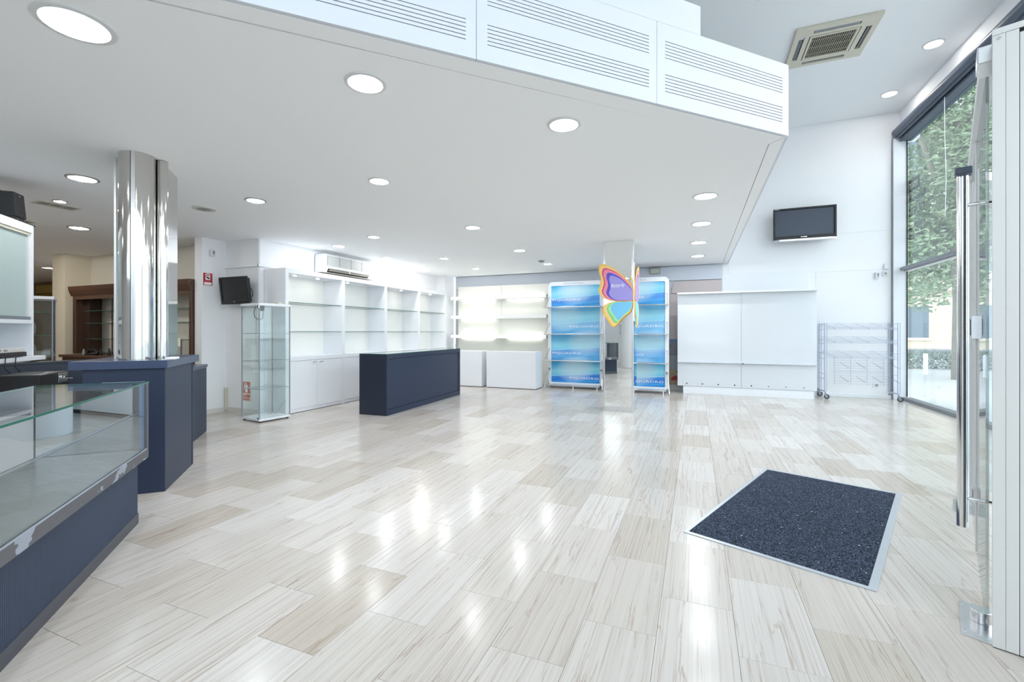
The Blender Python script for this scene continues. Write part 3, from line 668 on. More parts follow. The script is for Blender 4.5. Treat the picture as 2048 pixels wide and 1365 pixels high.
# ------------------------------------------------------------------ foreground display counter
def front_counter():
    a = math.atan2(-.6996, .7145)
    t = thing('display_counter', 'glass topped display counter with ribbed grey base in the left foreground', 'display counter', (-3.345, 1.805, 0), a)
    L = 1.66; D = .50                                # local x along the front towards the camera, local +y to the room
    M().box((0, -D + .03, 0), (L, 0, .066)).build('plinth', plinthm, t, bevel=.002)
    pts = []; n = 144
    for i in range(n):
        x = .004 + (L - .008) * i / n; p = (L - .008) / n
        pts += [(x, -.012), (x + p * .18, -.0055), (x + p * .5, -.003), (x + p * .82, -.0055)]
    pts += [(L - .004, -.012), (L - .004, -.026), (.004, -.026)]
    M().prism(pts, .066, .42).build('ribbed_panel', grey_rib, t)
    M().box((.002, -D + .05, .066), (L - .002, -.027, .42)).build('carcass', grey_rib, t)
    # lip with worn paint
    m, nn, l, b = nt('worn_grey_paint')
    tc = nn.new('ShaderNodeTexCoord'); mp = nn.new('ShaderNodeMapping'); mp.inputs['Scale'].default_value = (5, 5, 11); mp.inputs['Rotation'].default_value = (0, R(35), 0); l.new(tc.outputs['Object'], mp.inputs[0])
    z = nn.new('ShaderNodeTexNoise'); z.inputs['Scale'].default_value = 1.0; z.inputs['Detail'].default_value = 5; l.new(mp.outputs[0], z.inputs['Vector'])
    rp = nn.new('ShaderNodeValToRGB'); e = rp.color_ramp.elements; e[0].position = .60; e[0].color = (*S(86, 86, 92), 1); e[1].position = .608; e[1].color = (*S(150, 156, 170), 1)
    l.new(z.outputs[0], rp.inputs[0]); l.new(rp.outputs[0], b.inputs['Base Color']); b.inputs['Roughness'].default_value = .45
    M().box((-.008, -D, .42), (L + .008, .05, .480)).build('lip', m, t, bevel=.002)
    M().prism([(.028, .480), (L - .028, .480), (L - .028, .4875), (L * .6, .4865), (.2, .4835), (.028, .487)], .0465, .0505, ax='y').build('paint_edge', mat('pale_paint', S(152, 158, 172), .5), t)
    M().box((-.008, -D, .480), (.024, .05, .905)).build('end_frame', mat('end_frame_grey', S(86, 86, 92), .45), t, bevel=.002)
    M().box((.0245, -D + .012, .486), (.029, .030, .902)).build('end_mirror', mirrorb, t)
    M().box((L - .026, -D, .480), (L + .008, .05, .905)).build('end_frame', navyd, t, bevel=.002)
    M().box((.026, -D + .004, .480), (L - .026, .036, .484)).build('case_floor', mat('streaked_stone_laminate', S(104, 109, 110), .2, var=.14, scale=4, stretch=(26, 1.2, 1)), t)
    M().box((.028, .037, .482), (L - .028, .043, .904)).build('front_glass', gcase, t)
    M().box((.026, .012, .484), (.033, .036, .904)).build('edge_channel', mat('blue_grey_channel', S(70, 108, 150), .3), t)
    M().box((-.008, -D, .905), (L + .008, .052, .915)).build('top_glass', gcase, t, edge=gedge)
    M().box((.03, -D + .022, .484), (L - .03, -D + .044, .487)).build('door_track', alud, t)
front_counter()

# ------------------------------------------------------------------ navy counter carrying the steel column
def column_counter():
    a = math.atan2(.714, -.70)
    t = thing('column_counter', 'tall navy counter wrapped around the polished steel column', 'counter', (-3.817, 2.239, 0), a)
    W = .50                                          # local x away along the right face, local y along the left face
    M().box((0, 0, 0), (.75, W, .958)).build('body', navy, t, bevel=.002)
    M().box((.75, .012, 0), (.775, W - .02, .958)).build('groove', mat('navy_edge', S(46, 66, 112), .4), t)
    M().box((.775, 0, 0), (.80, W - .01, .958)).build('edge_post', navy, t, bevel=.002)
    M().box((-.02, -.02, .958), (.925, .575, 1.02)).build('top', navyh, t, bevel=.003)
column_counter()
def steel_column():
    t = thing('steel_column', 'polished steel clad column rising from the tall navy counter', 'column', (-4.14, 2.225, 0))
    T = Matrix.Translation((-.212, -.052, 0)) @ Matrix.Rotation(R(45), 4, 'Z')    # local x along front face, y back
    z0, z1 = 1.0205, C - .001
    M(T).box((0, .002, z0), (.33, .39, z1)).build('core', steel, t)
    M(T).box((.0, 0, z0), (.012, .004, z1)).build('corner_trim', brushed, t)
    M(T).box((.318, 0, z0), (.33, .004, z1)).build('corner_trim', brushed, t)
    M().cyl((0, 0, z0), (0, 0, z1), .117, 64).build('main_shaft', steel, t, smooth=True)
    M().cyl((.055, .150, z0), (.055, .150, z1 - .003), .040, 40).build('side_shaft', steel, t, smooth=True)
    M(Matrix.Rotation(R(-42), 4, 'Z')).box((.112, -.013, z0), (.1195, .013, z1)).build('seam_strip', brushed, t, bevel=.001)
    M(Matrix.Rotation(R(-42), 4, 'Z')).box((.111, -.017, z0), (.1182, -.0135, z1)).build('seam', dark, t)
steel_column()
tag(M(Matrix.Translation((-3.905, 2.345, 1.0205)) @ Matrix.Rotation(R(135), 4, 'Z')).box((-.07, -.03, 0), (.07, .03, .016)).build('paper_block', paper, bevel=.002), 'white paper block lying at the foot of the steel column', 'paper')
def navy_ring():
    t = thing('low_navy_counter', 'low navy counter slanting towards the white wall post, behind the steel column', 'counter', (-5.66, 3.797, 0), math.atan2(-.714, .70))
    M().box((0, -.45, 0), (1.05, 0, .80)).build('body', navy, t, bevel=.002)
    M().box((-.004, -.47, .80), (1.05, .01, .837)).build('top', navyh, t, bevel=.003)
    t = thing('staff_counter', 'dark navy staff side counter below the white shelf, far left', 'counter', (-6.93, 0, 0))
    M().box((-.10, .2, 0), (0, 3.6, .87)).build('back_panel', navyd, t, bevel=.002)
    M().box((-.16, .2, .87), (.01, 3.6, .895)).build('top', navyd, t, bevel=.003)
    M().box((0, .2, .60), (.035, 3.6, .69)).build('ledge', navyd, t, bevel=.003)
    s = M().box((0, 2.40, .25), (.02, 2.49, .33)).build('socket', lacq, t, bevel=.004)
    M().tube([(.02, 2.45, .29), (.08, 2.50, .2), (.16, 2.62, .08), (.25, 2.75, .02)], .006).build('cord', greypl, t)
navy_ring()

# ------------------------------------------------------------------ white staff cabinet with frosted doors, router, loudspeaker
def staff_cabinet():
    a = math.atan2(-.7071, .7071)
    P = Vector((-5.827, 2.270, 0))
    t = thing('staff_cabinet', 'white hanging cabinet with frosted sliding glass at the left edge', 'cabinet', P, a)
    L = 1.3; D = .36                                  # local x towards the camera side, local y to the room; body behind y=0
    M().box((0, -D, 1.016), (.022, 0, 2.243)).build('side_panel', lacq, t, bevel=.001)
    M().box((L - .022, -D, 1.016), (L, 0, 2.243)).build('side_panel', lacq, t, bevel=.001)
    M().box((.022, -D, 2.17), (L - .022, 0, 2.243)).build('top_panel', lacq, t, bevel=.001)
    M().box((.022, -D, 1.316), (L - .022, 0, 1.350)).build('middle_shelf', lacq, t, bevel=.001)
    M().box((.022, -D, 1.016), (L - .022, -D + .015, 2.17)).build('back_panel', lacq, t)
    M().box((.022, -.045, 2.145), (L - .022, -.01, 2.17)).build('top_track', beigep, t)
    M().box((.022, -.045, 1.350), (L - .022, -.01, 1.382)).build('bottom_track', alud, t)
    M().box((.05, -.036, 1.382), (.70, -.030, 2.145)).build('sliding_door', gfrost, t)
    M().box((.66, -.024, 1.382), (L - .03, -.018, 2.145)).build('sliding_door', gfrost, t)
    M().box((.022, -.04, 1.382), (.05, -.014, 2.145)).build('door_edge', alu, t)
    M().box((-.06, -D - .02, .975), (L, .06, 1.013)).build('lower_shelf', lacq, t, bevel=.002)
    M().box((L - .04, -D, 0), (L, .0, .974)).build('leg_panel', lacq, t)
    def W(x, y, z=0): return t.matrix_basis @ Vector((x, y, z))
    bpy.context.view_layer.update()
    Mt = Matrix.Translation(P) @ Matrix.Rotation(a, 4, 'Z')
    q = Mt @ Vector((.0, -.10, 2.2435))
    s = thing('loudspeaker', 'black wedge shaped loudspeaker lying on top of the white hanging cabinet', 'loudspeaker', q, a)
    M().prism([(.02, .05), (.175, .05), (.215, .265), (.06, .265)], -.26, .06, ax='y').build('body', blackp, s, bevel=.006)
    M().box((.03, -.25, .012), (.165, .05, .05)).build('jack_panel', screend, s)
    M().box((-.05, -.26, 0), (.19, .09, .012)).build('base_plate', blackp, s, bevel=.002)
    M().box((.12, .0605, .235), (.14, .062, .243)).build('led', chrome, s)
    for x in (.04, .15): M().cyl((x, .051, .03), (x, .056, .03), .006, 8).build('jack', chrome, s)
    q = Mt @ Vector((.62, .0, 1.0135))
    r = thing('dvd_player', 'flat black media player under the white router on the shelf', 'player', q, a)
    M().box((-.40, -.12, .004), (.14, .05, .045)).build('case', blackp, r, bevel=.004)
    for x in (-.36, .10): M().cyl((x, -.02, 0), (x, -.02, .004), .01, 8).build('foot', rubber, r)
    r = thing('router', 'flat white router with two sockets on the black media player', 'router', q + Vector((0, 0, .0455)), a)
    M().box((-.40, -.11, 0), (.14, .04, .038)).build('case', mat('router_white', S(216, 216, 210), .4), r, bevel=.004)
    for x in (-.14, -.06): M().box((x, .0395, .012), (x + .045, .0415, .028)).build('port', greypl, r)
    M().tube([(-.02, 0, .038), (-.03, 0, .07), (.08, 0, .08), (.2, 0, .065)], .005).build('cable', blackp, r)
    for x, lab in ((.42, 'thin black cable hanging over the white shelf edge near its end'), (.56, 'thin black cable hanging over the white shelf edge, nearer the picture border')):
        p0 = Mt @ Vector((x, .068, 1.03)); p1 = Mt @ Vector((x + .03, .078, .93)); p2 = Mt @ Vector((x - .03, .08, .89)); p3 = Mt @ Vector((x - .02, .085, .886))
        tag(M().tube([p0, p1, p2, p3], .004).build('hanging_cable', blackp), lab, 'cable')
    # black case on a pedestal
    q = Mt @ Vector((.42, .25, 0))
    p = thing('pedestal', 'slim white pedestal under the black locked case, far left', 'pedestal', q, a)
    M().box((.05, -.12, 0), (.36, .12, .54)).build('body', lacq, p, bevel=.003)
    M().box((.0, -.15, .54), (.40, .15, .56)).build('top', lacq, p, bevel=.003)
    k = thing('black_case', 'black case with a chrome latch below the white shelf, far left', 'case', q + Vector((0, 0, .5605)), a)
    M().box((-.06, -.15, 0), (.40, .15, .325)).build('body', blackp, k, bevel=.006)
    lt = M().box((-.02, .15, .235), (.13, .156, .315)).build('latch_plate', brushed, k, bevel=.002)
    M().cyl((.03, .156, .275), (.03, .166, .275), .014, 14).build('latch_knob', chrome, lt); M().cyl((.09, .156, .285), (.09, .166, .285), .010, 14).build('latch_knob', chrome, lt)
    M().cyl((.0, .156, .262), (.0, .20, .262), .004, 8).build('key', chrome, lt)
    M().cyl((.07, .15, .18), (.07, .154, .18), .008, 12).build('keyhole', chrome, k)
staff_cabinet()

# leaflets and paper by the counters
t = thing('leaflet', 'colourful printed leaflets leaning behind the display counter glass', 'leaflet', (-3.99, 2.055, .80), math.atan2(.714, -.70) + PI / 2)
M().box((-.13, -.004, -.05), (.13, -.002, .06)).build('sheet', paper, t)
M().box((-.12, -.0055, .02), (.02, -.004, .045)).build('print_block', mat('magenta_print', S(206, 60, 120), .5), t); M().box((-.12, -.0055, -.02), (-.06, -.004, .01)).build('print_block', bprint, t); M().box((-.05, -.0055, -.02), (.02, -.004, .01)).build('print_block', mat('green_print', S(120, 180, 90), .5), t)
# ------------------------------------------------------------------ brown wooden cabinet in the room behind
def brown_cabinet():
    t = thing('brown_display_cabinet', 'dark brown wooden display cabinet with glass shelves behind the steel column', 'cabinet', (-10.13, 4.45, 0))
    L, D = 3.16, .40
    M().prism([(-.0, 1.86), (-.02, 1.90), (-.04, 1.96), (-.05, 2.03), (D, 2.03), (D, 1.86)], -.05, L, ax='x').build('cornice', woodh, t, bevel=.008)
    M().box((-.02, -.025, 1.955), (L, 0, 1.97)).build('moulding', woodh, t)
    M().box((0, 0, .86), (.09, D, 1.86)).build('side_post', wood, t, bevel=.006)
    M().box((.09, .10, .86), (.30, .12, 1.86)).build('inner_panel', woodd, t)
    M().box((L - .06, 0, .86), (L, D, 1.86)).build('side_post', wood, t, bevel=.006)
    M().box((.09, 0, 1.80), (L - .06, .03, 1.86)).build('head_rail', woodh, t)
    M().box((.09, D - .02, .86), (L - .06, D, 1.86)).build('back_panel', wallb, t)
    M().box((-.16, -.13, .80), (L, D, .845)).build('ledge', woodh, t, bevel=.012)
    M().box((-.10, -.10, .0), (L, D, .80)).build('base', wood, t, bevel=.004)
    for x in (0, .78, 1.56, 2.34): M().box((x + .02, -.115, .10), (x + .74, -.10, .74)).build('drawer_front', wood, t, bevel=.006)
    for z in (1.60, 1.386, 1.118):
        M().box((.30, .03, z - .004), (L - .08, D - .03, z + .004)).build('glass_shelf', gclear, t, edge=gedge)
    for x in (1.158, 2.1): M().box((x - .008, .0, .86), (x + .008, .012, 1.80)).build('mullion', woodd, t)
    for x in (.95, 2.6): 
        M().cyl((x, .2, .845), (x, .2, 1.112), .012, 10).build('shelf_stand', alud, t)
    for x, z in ((.9, 1.50), (.6, 1.29), (1.0, 1.25)): M().box((x, .33, z), (x + .35, .36, z + .012)).build('shelf_bracket', kprint, t)
brown_cabinet()
def tube_thing(name, lab, cat, pts, r, m): return tag(M().tube(pts, r, 8).build(name, m, smooth=True), lab, cat)
zl = .846
t = thing('desk_telephone', 'black curved item lying on the brown cabinet ledge', 'telephone', (-9.45, 4.42, zl))
M().box((-.15, -.05, 0), (.15, .05, .03)).build('base', blackp, t, bevel=.01); M().tube([(-.16, 0, .03), (-.1, 0, .08), (.05, 0, .09), (.17, 0, .04)], .018, 8).build('handset', blackp, t, smooth=True)
for x, lab, nm, hh in ((-9.72, 'grey slim holder at the left end of the brown cabinet ledge', 'pen_holder', .10), (-9.22, 'small black bottle on the brown cabinet ledge beside the shelf stand', 'bottle', .11), (-8.98, 'small dark figurine on the brown cabinet ledge next to the steel column', 'figurine', .12)):
    t = thing(nm, lab, nm.replace('_', ' '), (x, 4.42, zl))
    mm = greypl if nm == 'pen_holder' else blackp
    M().lathe([(0, 0), (.02, 0), (.022, .01), (.02, hh * .6), (.012, hh * .75), (.012, hh), (0, hh)], 14).build('body', mm, t, smooth=True)
    M().lathe([(.024, .0), (.026, .006), (.02, .012)], 14).build('base_ring', mm, t)
# white bench and folded paper by the wall post
t = thing('white_stool', 'cream white stool back in front of the brown cabinet, beside the wall post', 'stool', (-6.95, 4.12, 0))
M().box((-.30, .0, 1.03), (.22, .03, 1.15)).build('back_rail', cream, t, bevel=.008)
M().box((-.12, .0, .62), (-.07, .03, 1.03)).build('back_post', cream, t)
M().box((-.30, -.28, .58), (.22, .03, .62)).build('seat', cream, t, bevel=.01)
for x in (-.28, .18):
    for y in (-.26, -.01): M().box((x, y, 0), (x + .03, y + .03, .58)).build('leg', cream, t)
t = thing('cardboard_box', 'small white box with blue lettering leaning on the white stool', 'box', (-6.73, 4.02, .6205), R(20))
M(Matrix.Rotation(R(-12), 4, 'Y')).box((-.14, -.05, .03), (.10, .03, .40)).build('carton', cream, t, bevel=.003); text('box_print', 'papel', bprint, t, (-.05, -.052, .27), (R(90), R(-60), 0), .09)
# second tall case and things in the far left room
t = thing('glass_display_case', 'tall glass case with grey arc decals behind the staff counter, far left', 'display case', (-7.13, 2.95, 0), R(64))
glass_case(t, .45, .40, 1.662, (.449, .837, 1.198, 1.474), alud, edgem=gedge)
decal = mat('grey_decal', S(96, 100, 98), .5)
for z in (.66, 1.02, 1.28):
    pts = [(-.42 + .28 * math.cos(R(a)), z + .22 * math.sin(R(a))) for a in range(-70, 75, 10)]; pin = [(-.42 + .18 * math.cos(R(a)), z + .13 * math.sin(R(a))) for a in range(70, -75, -10)]
    M().prism(pts + pin, .0005, .0035, ax='y').build('arc_decal', decal, t)
t = thing('window_air_conditioner', 'yellowed air conditioner on the far wall of the dim left room', 'air conditioner', (-16.75, 6.94, 2.24))
M().box((-.45, -.2, 0), (.45, 0, .30)).build('body', mat('yellowed_plastic', S(196, 172, 96), .5), t, bevel=.02); M().box((-.42, -.205, .02), (.42, -.2, .08)).build('vent', mat('yellowed_plastic_dark', S(150, 126, 60), .5), t)
t = thing('wall_panel_box', 'beige ceiling box at the left edge above the black loudspeaker', 'box', (-6.45, 2.0, C - .13))
M().box((-.25, -.25, 0), (-.02, .05, .129)).build('housing', beigep, t, bevel=.004); M().box((-.24, -.24, -.006), (-.03, .04, 0)).build('grille', greypl, t)

# ------------------------------------------------------------------ bright shelving on the back wall
tubem = emis('shelf_tube', (.98, 1, .96), 6)
def back_shelving():
    for x0, x1, lab in ((-5.63, -4.432, 'off white shelving back panel lit by tubes, next to the left corner'), (-4.428, -3.23, 'off white shelving back panel lit by tubes, behind the blue display stand')):
        t = thing('shelving_panel', lab, 'panel', (x0, 10.20, 0))
        M().box((0, 0, .0), (x1 - x0, .03, 2.38)).build('board', mat('shelving_white', S(238, 238, 230), .3, var=.01), t, bevel=.002)
        M().box((.05, .03, .0), (.11, .098, 2.25)).build('batten', woodd if x0 < -5 else lacq, t)
    glowm = emis('shelf_front_glow', (1, 1, .97), .18)  # weak glow added to the shelf fronts so they look whiter
    M_ = mat('shelf_white', S(240, 241, 240), .35, var=.01)
    specs = [(2.03, -5.684, -4.43, 1, 'topmost lit white shelf, left half, on the back wall'), (2.03, -4.426, -3.18, 1, 'topmost lit white shelf, right half, beside the blue display'),
             (1.56, -5.684, -4.43, 1, 'middle lit white shelf, left half, on the back wall'), (1.56, -4.426, -3.18, 0, 'middle unlit white shelf, right half, beside the blue display'),
             (1.083, -5.684, -4.43, 1, 'lowest lit white shelf, left half, on the back wall'), (1.083, -4.426, -3.18, 1, 'lowest lit white shelf, right half, beside the blue display')]
    for z, x0, x1, on, lab in specs:
        t = thing('wall_shelf', lab, 'shelf', (x0, 9.90, z), 0, 'white shelves on the lit back panel')
        L = x1 - x0
        M().box((0, 0, 0), (L, .25, .08)).build('board', M_, t, bevel=.003)
        for x in (.12, L - .12): M().box((x - .01, .25, .01), (x + .01, .2995, .07)).build('bracket', alud, t)
        if on:
            M().cyl((.18, .275, .04), (L - .18, .275, .04), .011, 10).build('light_tube', tubem, t)
            M().box((.004, -.004, .004), (L - .004, 0, .076)).build('front_glow', glowm, t)
back_shelving()
for x0, x1, lab in ((-5.55, -4.448, 'white plinth box under the lit shelves, partly behind the navy island'), (-4.326, -3.17, 'white plinth box under the lit shelves, beside the blue display stand')):
    t = thing('white_plinth', lab, 'plinth', (x0, 9.127, 0), 0, 'white plinth boxes under the lit shelves')
    M().box((0, 0, .012), (x1 - x0, .45, .803)).build('box', lacq, t, bevel=.004)
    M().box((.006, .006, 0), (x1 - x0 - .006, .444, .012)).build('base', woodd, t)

# ------------------------------------------------------------------ blue display stands
def graphic(name, flip):
    m, n, l, b = nt(name)
    tc = n.new('ShaderNodeTexCoord'); sp = n.new('ShaderNodeSeparateXYZ'); l.new(tc.outputs['Object'], sp.inputs[0])
    def mth(op, a, c, clamp=False):
        x = n.new('ShaderNodeMath'); x.operation = op; x.use_clamp = clamp
        for i, q in enumerate((a, c)):
            if q is None: continue
            if isinstance(q, (int, float)): x.inputs[i].default_value = q
            else: l.new(q, x.inputs[i])
        return x.outputs[0]
    X, Z = sp.outputs[0], sp.outputs[2]
    sl = mth('MULTIPLY', X, .07)
    zz = mth('SUBTRACT', Z, sl)
    tt = mth('FRACT', mth('DIVIDE', mth('SUBTRACT', zz, .12), .573), None)      # 0..1 inside each band, upwards
    r = n.new('ShaderNodeValToRGB'); e = r.color_ramp.elements
    stops = [(0, S(70, 165, 226)), (.16, S(48, 124, 214)), (.288, S(76, 150, 224)), (.30, S(226, 244, 252)), (.312, S(112, 204, 236)), (.5, S(146, 218, 238)), (.72, S(84, 184, 228)), (1, S(44, 132, 204))]
    e[0].position, e[0].color = 0, (*stops[0][1], 1); e[1].position, e[1].color = 1, (*stops[-1][1], 1)
    for p, c in stops[1:-1]: q = e.new(p); q.color = (*c, 1)
    l.new(tt, r.inputs[0])
    # pale glow printed in each band
    bi = mth('FLOOR', mth('DIVIDE', mth('SUBTRACT', zz, .12), .573), None); gx = mth('SUBTRACT', X, mth('MULTIPLY', mth('SINE', mth('MULTIPLY', bi, 2.1), None), .28)); gx2 = mth('MULTIPLY', gx, gx); gz = mth('SUBTRACT', tt, .55); gz2 = mth('MULTIPLY', mth('MULTIPLY', gz, gz), .6)
    gl = mth('SUBTRACT', 1, mth('MULTIPLY', mth('ADD', gx2, gz2), 5.0), True)
    gl = mth('MULTIPLY', gl, .75)
    mx = n.new('ShaderNodeMix'); mx.data_type = 'RGBA'; l.new(gl, mx.inputs[0]); l.new(r.outputs[0], mx.inputs[6]); mx.inputs[7].default_value = (*S(222, 242, 246), 1)
    zr = n.new('ShaderNodeValToRGB'); ze = zr.color_ramp.elements; ze[0].position = 0; ze[0].color = (0, 0, 0, 1); ze[1].position = 1; ze[1].color = (0, 0, 0, 1)
    for p, c in ((.2, .05), (.29, .35), (.5, .2), (.58, .62), (.73, .45), (.78, .05), (.9, .25)):
        q = ze.new(p); q.color = (c, c, c, 1)
    l.new(mth('DIVIDE', mth('SUBTRACT', Z, .12), 2.15), zr.inputs[0])
    pm = n.new('ShaderNodeMix'); pm.data_type = 'RGBA'; l.new(zr.outputs[0], pm.inputs[0]); l.new(mx.outputs[2], pm.inputs[6]); pm.inputs[7].default_value = (*S(168, 222, 242), 1); mx = pm
    # darker blue corner drift
    nz = n.new('ShaderNodeTexNoise'); nz.inputs['Scale'].default_value = 1.6; mp = n.new('ShaderNodeMapping'); mp.inputs['Scale'].default_value = (.7, 1, 4); l.new(tc.outputs['Object'], mp.inputs[0]); l.new(mp.outputs[0], nz.inputs['Vector'])
    rr = n.new('ShaderNodeValToRGB'); rr.color_ramp.elements[0].position = .3; rr.color_ramp.elements[0].color = (.84, .92, 1, 1); rr.color_ramp.elements[1].position = .62; rr.color_ramp.elements[1].color = (1, 1, 1, 1); l.new(nz.outputs[0], rr.inputs[0])
    m2 = n.new('ShaderNodeMix'); m2.data_type = 'RGBA'; m2.blend_type = 'MULTIPLY'; m2.inputs[0].default_value = 1; l.new(mx.outputs[2], m2.inputs[6]); l.new(rr.outputs[0], m2.inputs[7])
    l.new(m2.outputs[2], b.inputs['Base Color']); b.inputs['Roughness'].default_value = .5; b.inputs['Specular IOR Level'].default_value = .25
    return m
gblue = graphic('blue_wave_print', False)
def display_stand(label, loc, rz=0):
    t = thing('display_stand', label, 'display stand', loc, rz, 'blue display stands on the back wall')
    # local: x -0.62..0.62, y 0 = face of the frame (towards the room), z
    fm = mat('stand_white', S(232, 235, 240), .35, var=.01)
    M().ring(rrect(-.62, .05, .62, 2.355, .10, 8), rrect(-.545, .115, .545, 2.262, .02, 8), 0, .055, ax='y').build('frame', fm, t, bevel=.004)
    M().prism(rrect(-.60, .07, .60, 2.33, .09, 6), .028, .05, ax='y').build('backing', fm, t)
    g = M().box((-.546, .020, .114), (.546, .0275, 2.263)).build('graphic_panel', gblue, t)
    for z, x, al in ((1.93, -.53, 'LEFT'), (1.335, .52, 'RIGHT'), (.745, -.53, 'LEFT'), (.20, .52, 'RIGHT')):
        text('lettering', 'PIQUADRO', wprint, g, (x, .018, z), (R(90), 0, 0), .064, sx=1.9, align=al, spacing=1.08)
    text('lettering', 'PIQUADRO', mat('pale_blue_print', S(170, 190, 214), .5), t, (-.04, -.002, 2.295), (R(90), 0, 0), .045, sx=1.9, align='CENTER')
    for z in (1.775, 1.19, .615):
        s = M().box((-.615, -.285, z - .008), (.615, -.012, z + .004)).build('shelf', brushed, t, bevel=.002)
        M().cyl((-.63, -.29, z - .002), (.63, -.29, z - .002), .013, 12).build('front_bar', brushed, s, smooth=True)
        for sx in (-1, 1):
            M().cyl((sx * .605, -.285, z), (sx * .585, -.002, z + .235), .0035, 6).build('stay_wire', kprint if sx < 0 else alud, s)
            M().cyl((sx * .585, -.008, z + .235), (sx * .585, 0, z + .235), .008, 10).build('stay_bolt', blackp, s)
    b = M().box((-.575, -.20, .055), (.575, .0, .085)).build('bottom_tray', brushed, t, bevel=.003)
    for x in (-.52, 0, .52): M().cyl((x, -.17, 0), (x, -.17, .055), .014, 12).build('foot', chrome, t)
    for sx in (-1, 1):
        M().tube([(sx * .64, -.20, .004), (sx * .615, -.10, .22), (sx * .60, -.01, .40)], .012, 8).build('leg', brushed, t, smooth=True)
        M().box((sx * .585 - .02, -.015, .38), (sx * .585 + .02, 0, .43)).build('leg_clamp', alud, t)
    M().box((-.60, .056, 0), (-.56, .10, .3)).build('rear_leg', alud, t); M().box((.56, .056, 0), (.60, .10, .3)).build('rear_leg', alud, t)
    return t
display_stand('blue display stand with three steel shelves, left of the mirrored pillar', (-2.468, 9.75, 0))
display_stand('blue display stand with three steel shelves, right of the mirrored pillar', (-1.125, 9.62, 0))

# ------------------------------------------------------------------ mirrored pillar and butterfly board
def pillar():
    x0, x1, y0, y1 = -1.345, -.885, 7.10, 7.505
    p = struct('pillar_mirrored', bx((x0 + .006, y0 + .006, 0), (x1 - .006, y1 - .006, C)), alud)
    M().box((x0 + .025, y0, .085), (x1 - .025, y0 + .006, C - .001)).build('mirror_panel', mirror, p)
    M().box((x1 - .006, y0 + .018, .085), (x1, y1 - .01, C - .001)).build('mirror_panel', mirror, p)
    M().box((x0, y0 + .018, .085), (x0 + .006, y1 - .01, C - .001)).build('mirror_panel', mirror, p)
    M().box((x0, y0 - .003, 0), (x0 + .026, y0 + .018, C - .001)).build('corner_trim', brushed, p, bevel=.002)
    M().box((x1 - .026, y0 - .003, 0), (x1 + .001, y0 + .018, C - .001)).build('corner_trim', brushed, p, bevel=.002)
    M().box((x0 + .026, y0 - .002, 0), (x1 - .026, y0 + .006, .085)).build('kick_plate', brushed, p)
    M().box((x1 - .006, y0 + .018, 0), (x1 + .002, y1 - .01, .085)).build('kick_plate', brushed, p)
pillar()
def butterfly():
    t = thing('butterfly_board', 'rainbow coloured butterfly cutout sign hung on the mirrored pillar', 'sign', (-.885, 7.06, 0))
    k = .1538 * 7.27 / 905
    zc = lambda v: 1.24 + (664 - (470 + .1538 * v)) / 905 * 7.27 * .9905
    up = [(175, 402), (215, 408), (280, 436), (350, 478), (430, 548), (500, 622), (548, 690), (560, 780), (556, 872), (440, 876), (330, 874), (255, 860), (195, 826), (152, 780), (137, 735), (150, 680), (166, 620), (160, 560), (141, 490), (142, 440), (155, 412)]
    lo = [(300, 885), (390, 880), (480, 882), (555, 884), (552, 950), (535, 1005), (490, 1050), (430, 1100), (380, 1160), (338, 1197), (300, 1188), (255, 1120), (205, 1040), (190, 985), (203, 938), (240, 905)]
    ycol = mat('butterfly_yellow', S(242, 190, 66), .5); ypal = mat('butterfly_pale', S(240, 205, 140), .5)
    lay = [(up, (548, 850), [(1, ycol), (.955, ypal), (.885, mat('butterfly_pink', S(212, 78, 120), .5)), (.84, mat('butterfly_rose', S(236, 140, 164), .5)), (.75, mat('butterfly_blue', S(92, 82, 196), .5)), (.665, mat('butterfly_lilac', S(158, 150, 220), .5))]),
           (lo, (540, 905), [(1, ycol), (.94, ypal), (.84, mat('butterfly_green', S(120, 210, 130), .5)), (.78, mat('butterfly_mint', S(166, 226, 170), .5)), (.70, mat('butterfly_sky', S(120, 196, 236), .5))])]
    def wing(T, nm, thick):
        root = None
        for pts, pv, ls in lay:
            base = None
            for i, (s, m) in enumerate(ls):
                q = [(pv[0] + (x - pv[0]) * s - (4 if i else 0), pv[1] + (y - pv[1]) * s) for x, y in pts]
                poly = [((x - 562) * k, zc(y)) for x, y in crom(q, 4)]
                mb = M(T); mb.prism(poly, -.001 * i - (thick if i == 0 else .0012), -.001 * i if i else 0, ax='y') if i == 0 else mb.prism(poly, -thick - .001 * i, -thick - .001 * (i - 1), ax='y')
                o = mb.build('wing' if i == 0 else 'wing_colour', m, t if i == 0 else base)
                if i == 0: base = o; root = root or o
        return root
    w1_ = wing(Matrix.Identity(4), 'a', .012)
    T2 = Matrix.Translation((.028, .0, 0)) @ Matrix.Rotation(R(-90), 4, 'Z') @ Matrix.Scale(1, 4)
    # the second wing folds round the pillar's side: same outline turned through a right angle
    T2 = Matrix(((0, -1, 0, .020), (-1, 0, 0, .0), (0, 0, 1, 0), (0, 0, 0, 1)))
    wing(T2, 'b', .010)
    M().box((.004, -.012, 1.40), (.016, .05, 2.30)).build('spine', wprint, t, bevel=.002)
    M().tube([(-.02, -.012, zc(680)), (-.015, -.014, zc(630)), (-.035, -.014, zc(570))], .006, 6).build('antenna', ycol, t)
    text('lettering', 'Butterfly', wprint, t, ((290 - 562) * k, -.0185, zc(695)), (R(90), 0, R(0)), .062, shear=.35, sx=.95)
    text('lettering', 'COLLECTION', wprint, t, ((292 - 562) * k, -.0185, zc(708)), (R(90), 0, 0), .014, sx=1.5)
    M().cyl((-.20, -.006, zc(1290)), (-.20, -.006, zc(1170)), .006, 8).build('hanger', alud, t)
butterfly()

